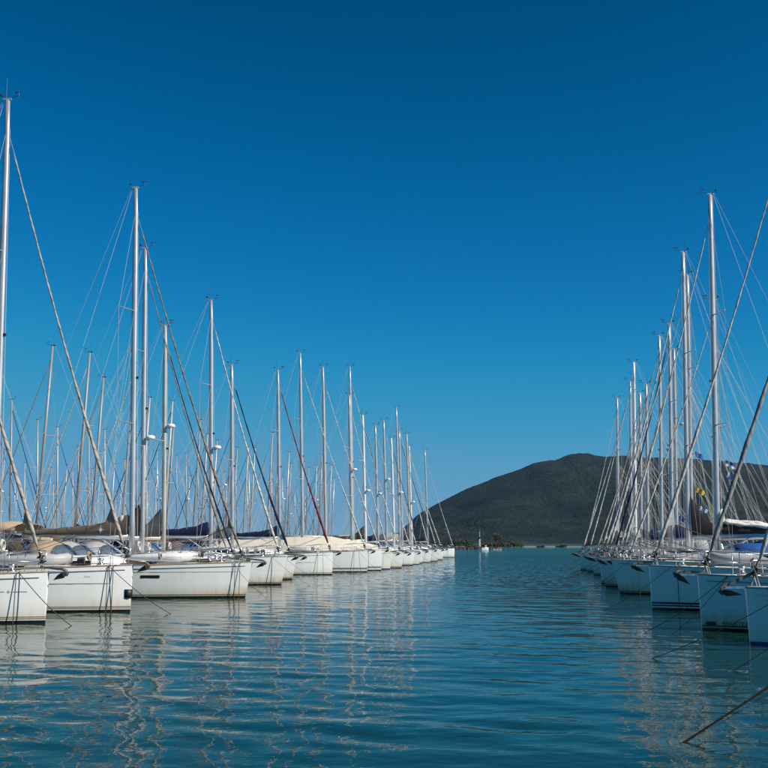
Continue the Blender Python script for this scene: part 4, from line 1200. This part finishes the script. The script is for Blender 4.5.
def fender(label, loc, m, ln=0.6, r=0.12, group=None):
    e = empty('fender', loc); tag(e, label, 'fender', group)
    prof = [(0.02, -ln / 2 - 0.06), (r * 0.6, -ln / 2), (r, -ln / 2 + 0.08), (r, ln / 2 - 0.08), (r * 0.6, ln / 2), (0.03, ln / 2 + 0.05)]
    MB().lathe(prof, 12).build('body', m, e, True)
    MB().tube([(0, 0, ln / 2 + 0.02), (0, 0.02, ln / 2 + 0.55)], 0.008, 5).build('lanyard', M['line_w'], e)
e3, h3 = BO['L3']
x = -5.65
fender('white fender hanging at the side of the boat with one slim hull window', world_pt(e3, (x, -(h3.hw(x, 1.0) + 0.13), 0.98)), M['fend'])
e1, h1 = BO['L1']
x = -1.75
fender('fat white fender on the rail of the nearest left boat, at the photo edge', world_pt(e1, (x + 0.05, -(h1.bd(x) + 0.02), h1.zd(x) + 0.25)), M['fend'], 0.66, 0.17)
for k, x in (('L6', -5.5), ('L9', -4.4), ('R4', -3.2), ('R6', -3.6)):
    e_, h_ = BO[k]; s_ = -1 if k[0] == 'L' else 1
    fender({'L6': 'white fender between the yellow-stained raked bow and its nearer neighbour', 'L9': 'white fender on the side of the nearest cream-covered boat',
            'R4': 'white fender on the side of the tallest-masted right boat', 'R6': 'navy fender on the side of the boat with the dark tall sail cover'}[k],
           world_pt(e_, (x, s_ * (h_.hw(x, 0.8) + 0.14), 0.75)), M['fend'] if k != 'R6' else M['fend_b'])
# dark rubber bow pads
for k, lab in (('L2', 'dark rubber pad hung over the stem of the tallest-masted left boat'),):
    e_, h_ = BO[k]
    b = MB().tube([(-0.12, -0.10, 1.02), (0.09, 0, 1.03), (-0.12, 0.10, 1.02)], 0.01, 5)
    rows = [[(-0.16, -(h_.hw(-0.16, z) + 0.02), z), (-0.02, -0.10, z), (h_.xr(0, z) + 0.04, 0, z), (-0.02, 0.10, z), (-0.16, h_.hw(-0.16, z) + 0.02, z)] for z in (0.48, 0.78)]
    b = MB().grid(rows); o = b.build('bow_pad', M['black'], None, True, 0.03); o.location = e_.location; o.rotation_euler = e_.rotation_euler
    tag(o, lab, 'pad')

# the long foreground ropes reaching into the water at right
def rope(name, label, a, b_, r, m, sag=0.25):
    a, b_ = Vector(a), Vector(b_); pts = []
    for k in range(15):
        t = k / 14; p = a.lerp(b_, t); p.z -= sag * math.sin(math.pi * t); pts.append(p)
    tag(MB().tube(pts, r, 6).build(name, m, None, True), label, 'rope')
rope('mooring_rope', 'thick dark mooring rope entering the water in the right foreground', (7.74, 15.8, 1.6), (3.23, 12.8, -0.165), 0.0135, M['rope_d'], 0.03)
rope('mooring_rope', 'long thin mooring rope running down across the shaded right bows', (9.3, 23.2, 1.5), (4.6, 22.0, -0.3), 0.009, M['rope_d'], 0.15)
rope('mooring_rope', 'short mooring rope dipping into the water below the nearest right bow', (9.6, 22.4, 1.3), (6.0, 19.7, -0.2), 0.009, M['rope_d'], 0.12)

# ------------------------------------------------------------------ rows of boats on the piers behind the left row
def copy_tree(o, parent=None):
    c = o.copy(); C.objects.link(c); c.parent = parent
    for ch in list(o.children): copy_tree(ch, c)
    return c

def back_boat(furl, bag, bimini, spreaders, mast, radar, H=17.0):
    L, B, fb, J = 12.2, 3.7, 1.4, 4.5
    hl = Hull(L, B, fb, 0.2)
    e = empty('sailing_boat')
    S = [0, .02, .06, .13, .24, .4, .58, .8, 1.0]
    rows = []
    for s_ in S:
        x = -s_ * L; zz = [-0.3, 0.0, 0.3, 0.8, hl.zd(x)]
        rows.append([(hl.xr(x, z), -hl.hw(x, z), z) for z in zz[::-1]] + [(hl.xr(x, z), hl.hw(x, z), z) for z in zz])
    b = MB().grid(rows); b.ngon(rows[0]); b.ngon(rows[-1][::-1]); b.build('hull', M['hull_f'], e, True)
    MB().grid([[(-s_ * L, hl.bd(-s_ * L) * k, hl.zd(-s_ * L) - 0.02 + 0.05 * (1 - k * k)) for k in (-1, 0, 1)] for s_ in S], flip=True).build('deck', M['deck'], e, True)
    rows = []
    for t in (0, 0.2, 0.45, 1.0):
        x = lerp(-3.3, -8.4, t); h = 0.42 * sstep(0, 0.45, t) + 0.02; w = lerp(0.4, 1.25, sstep(0, 0.6, t)); d = hl.zd(x)
        rows.append([(x, -w, d - 0.03), (x, -w * 0.93, d + h * 0.8), (x, 0, d + h), (x, w * 0.93, d + h * 0.8), (x, w, d - 0.03)])
    c = MB().grid(rows, flip=True); c.ngon(rows[-1]); c.build('coachroof', M['cabin'], e)
    rk = math.tan(R(2.4)); mx = lambda z: -J - rk * z; zm = 1.2
    mast_o = MB().tube([(mx(zm), 0, zm), (mx(H * 0.6), 0, H * 0.6), (mx(H), 0, H)], [0.085, 0.082, 0.06], 8, True, 1.4).build('mast', M[mast], e, True)
    g = MB(); g.tube([(mx(H), 0, H), (mx(H) + 0.42, 0, H + 0.15), (mx(H) + 0.42, 0, H + 0.32)], 0.014, 4).box((mx(H) + 0.36, 0, H + 0.3), (0.24, 0.01, 0.035)).box((mx(H) - 0.05, 0, H + 0.02), (0.34, 0.09, 0.07))
    g.tube([(mx(H) - 0.1, 0.04, H), (mx(H) - 0.1, 0.04, H + 0.9)], 0.009, 4)
    g.build('wind_vane', M['black'], mast_o)
    tips = []
    for q in spreaders:
        z = H * q; ln = 0.95
        for sd in (-1, 1):
            MB().tube([(mx(z), 0, z), (mx(z) - 0.42, sd * ln, z + 0.05)], 0.04, 5).build('spreader', M[mast], mast_o)
        tips.append((z, ln))
    sh = MB(); wr = 0.0075
    zf = 0.93 * H
    for sd in (-1, 1):
        pts = [(-J - 0.5, sd * 1.6, 1.2)] + [(mx(z) - 0.42, sd * l_, z + 0.05) for z, l_ in tips] + [(mx(zf), sd * 0.05, zf)]
        for a, b_ in zip(pts, pts[1:]): sh.tube([a, b_], wr, 4, False)
        sh.tube([(-J - 0.5, sd * 1.5, 1.2), (mx(tips[0][0]), sd * 0.05, tips[0][0])], wr, 4, False)
    sh.build('shrouds', M['wire'], e)
    MB().tube([(mx(H) - 0.2, 0, H), (-L + 0.2, 0, 1.3)], wr, 4, False).build('backstay', M['wire'], e)
    pts = [Vector((-0.15, 0, fb + 0.5)).lerp(Vector((mx(zf) + 0.1, 0, zf)), t / 12) for t in range(13)]
    fm = MB().tube(pts, [0.02] + [0.046 - 0.0015 * i for i in range(12)], 7, True)
    me = fm.mesh('furled_headsail', M['fu_' + furl], True); uvl = me.uv_layers.new(name='UVMap')
    acc = [0.0]
    for i in range(1, 13): acc.append(acc[-1] + (pts[i] - pts[i - 1]).length)
    for p in me.polygons:
        for li, vi in zip(p.loop_indices, p.vertices):
            ii, kk = divmod(vi, 7)
            uvl.data[li].uv = (kk / 7 if not (p.index % 7 == 6 and kk == 0 and p.index < 84) else 1.0, acc[min(ii, 12)] * 2.9)
    o = bpy.data.objects.new('furled_headsail', me); C.objects.link(o); o.parent = e
    zb = 2.55; xb0 = mx(zb) - 0.12
    MB().tube([(xb0, 0, zb), (xb0 - 4.6, 0, zb + 0.1)], 0.09, 7).build('boom', M[mast], e)
    sail_bag(hl, xb0 - 0.05, xb0 - 4.4, zb + 0.05, 0.55, 0.22, 0.34, 0.5).build('sail_bag', M['cv_' + bag], e, True)
    if bimini:
        ha = [arch(x_, 1.5, 2.9, h_, 7, 3.2) for x_, h_ in ((-8.7, 0.3), (-9.6, 0.42), (-11.2, 0.28))]
        o = MB().grid(ha, flip=True).build('bimini', M['cv_' + bimini], e, True, 0.012)
        for q in (0, 2): MB().tube([(-10, -1.5, 1.3)] + ha[q] + [(-10, 1.5, 1.3)], 0.016, 4).build('bimini_frame', M['steel'], o)
        hs = [arch(-7.2, 1.25, 1.5, 0.15, 7), arch(-7.8, 1.3, 1.5, 0.75, 7), arch(-8.5, 1.3, 1.5, 0.85, 7)]
        MB().grid(hs, flip=True).build('sprayhood', M['cv_' + bimini], e, True, 0.012)
    if radar:
        MB().lathe([(0.19, 0), (0.235, 0.04), (0.235, 0.12), (0.18, 0.19), (0.04, 0.215)], 10, Matrix.Translation((mx(H * 0.55) + 0.42, 0, H * 0.55))).build('radar_dome', M['dome'], e, True)
    return e

protos = [back_boat('white', 'navy', 'navy', (0.36, 0.66), 'alu_d', False), back_boat('grey', 'grey', 'tan', (0.36, 0.66), 'alu', True),
          back_boat('brown', 'brown', 'tan', (0.34, 0.6), 'alu_d', False), back_boat('navy', 'red', 'blue', (0.5,), 'alu_t', False),
          back_boat('white', 'cream', None, (0.36, 0.66), 'alu', False), back_boat('navy', 'lgrey', 'lgrey', (0.4, 0.7), 'alu_d', True)]
used = [False] * len(protos)
def place_back(k, x, y, rz, sc, label, group):
    o = protos[k] if not used[k] else copy_tree(protos[k])
    used[k] = True
    o.location = (x, y, 0); o.rotation_euler = (0, 0, rz); o.scale = (sc, sc, sc)
    tag(o, label, 'sailboat', group)
br = random.Random(21)
PD = lambda D: (-10.0 + 0.14 * (D - 32), D)
NX, NY = -0.9914, 0.1305
specials = {0: ('sailboat behind the left row, first right-leaning mast from the left edge', 2, 1.07),
            1: ('sailboat behind the left row, second right-leaning mast from the left edge', 0, 1.11),
            2: ('sailboat behind the left row, third right-leaning mast from the left edge', 2, 1.02),
            3: ('sailboat behind the left row whose mast stands just left of the tall white mast', 4, 1.15)}
# second row: sterns to the same pier, bows to the left
D0 = 82.0; i = 0
sp_D = [82.0, 88.6, 92.8, 98.2]
Ds = [60.0, 64.8, 69.6, 75.0] + sp_D + [103.0 + 4.7 * k for k in range(22)]
for D_ in Ds:
    px_, py_ = PD(D_); off = 28.6 + (1.0 if D_ in sp_D else br.uniform(-0.7, 0.7))
    x_, y_ = px_ + NX * off, py_ + NY * off
    y_ -= NY * 24
    if D_ in sp_D:
        lab, k, sc = specials[sp_D.index(D_)]; grp = 'sailboats moored with bows to the left behind the left row'
    else:
        k = br.randrange(6) if D_ > 82 else br.choice((1, 2)); sc = br.uniform(0.86, 1.08)
        lab = 'sailboat behind the left row, bow pointing left, one of many thin masts'; grp = 'sailboats moored with bows to the left behind the left row'
    place_back(k, x_, y_, R(172.5) + R(br.uniform(-1, 1)), sc, lab, grp)
# rows on the piers beyond
rowdefs = [(38.5, AL, 'third'), (67.0, R(172.5), 'fourth'), (77.0, AL, 'fifth'), (105.5, R(172.5), 'sixth'), (116.0, AL, 'seventh')]
for off, rz, nm in rowdefs:
    D_ = 80.0
    while D_ < 262:
        D_ += br.uniform(4.4, 5.6)
        if br.random() < (0.12 if off < 60 else 0.3): continue
        px_, py_ = PD(D_); x_, y_ = px_ + NX * off, py_
        mxp = 384 + 1042 * (x_ - 4.6 * math.cos(rz)) / y_
        if mxp < -14 or mxp > 345: continue
        place_back(br.randrange(6), x_, y_, rz + R(br.uniform(-1.2, 1.2)), br.uniform(0.82, 1.1),
                   'far sailboat, thin mast in the crowded %s row from the channel' % nm, 'far sailboats, %s row on the left' % nm)

# piers between the rows
def pier(cx_off, d0, d1, w, label):
    b = MB(); n = int((d1 - d0) / 12)
    e = empty('floating_pier', (0, 0, 0)); tag(e, label, 'pier')
    for i in range(n):
        D_ = d0 + i * 12 + 6; px_, py_ = PD(D_)
        x_, y_ = px_ + NX * cx_off, py_ + NY * cx_off * 0.5
        MB().box((x_, y_, 0.35), (w, 11.9, 0.5), -math.atan(0.14)).build('pontoon', M['pier'], e)
pier(14.8, 30, 185, 1.7, 'concrete floating pier behind the sterns of the left row')
pier(52.5, 70, 265, 1.7, 'floating pier between the far rows of masts at left')
pier(91.0, 90, 265, 1.7, 'farthest floating pier among the masts at left')
pier(-33.5, 22, 105, 1.7, 'concrete floating pier behind the sterns of the right row')

# ------------------------------------------------------------------ air
hz = MB().box((0, 3600, 220), (11600, 9000, 450)).build('haze', None)
hz['kind'] = 'stuff'
hm = bpy.data.materials.new('haze_air'); hm.use_nodes = True
nt = hm.node_tree
for n_ in list(nt.nodes): nt.nodes.remove(n_)
ho = nt.nodes.new('ShaderNodeOutputMaterial'); hv = nt.nodes.new('ShaderNodeVolumePrincipled')
hv.inputs['Color'].default_value = (0.40, 0.68, 1.0, 1)
hv.inputs['Density'].default_value = 0.00002
hv.inputs['Anisotropy'].default_value = 0.2
nt.links.new(hv.outputs[0], ho.inputs['Volume'])
hz.data.materials.append(hm)
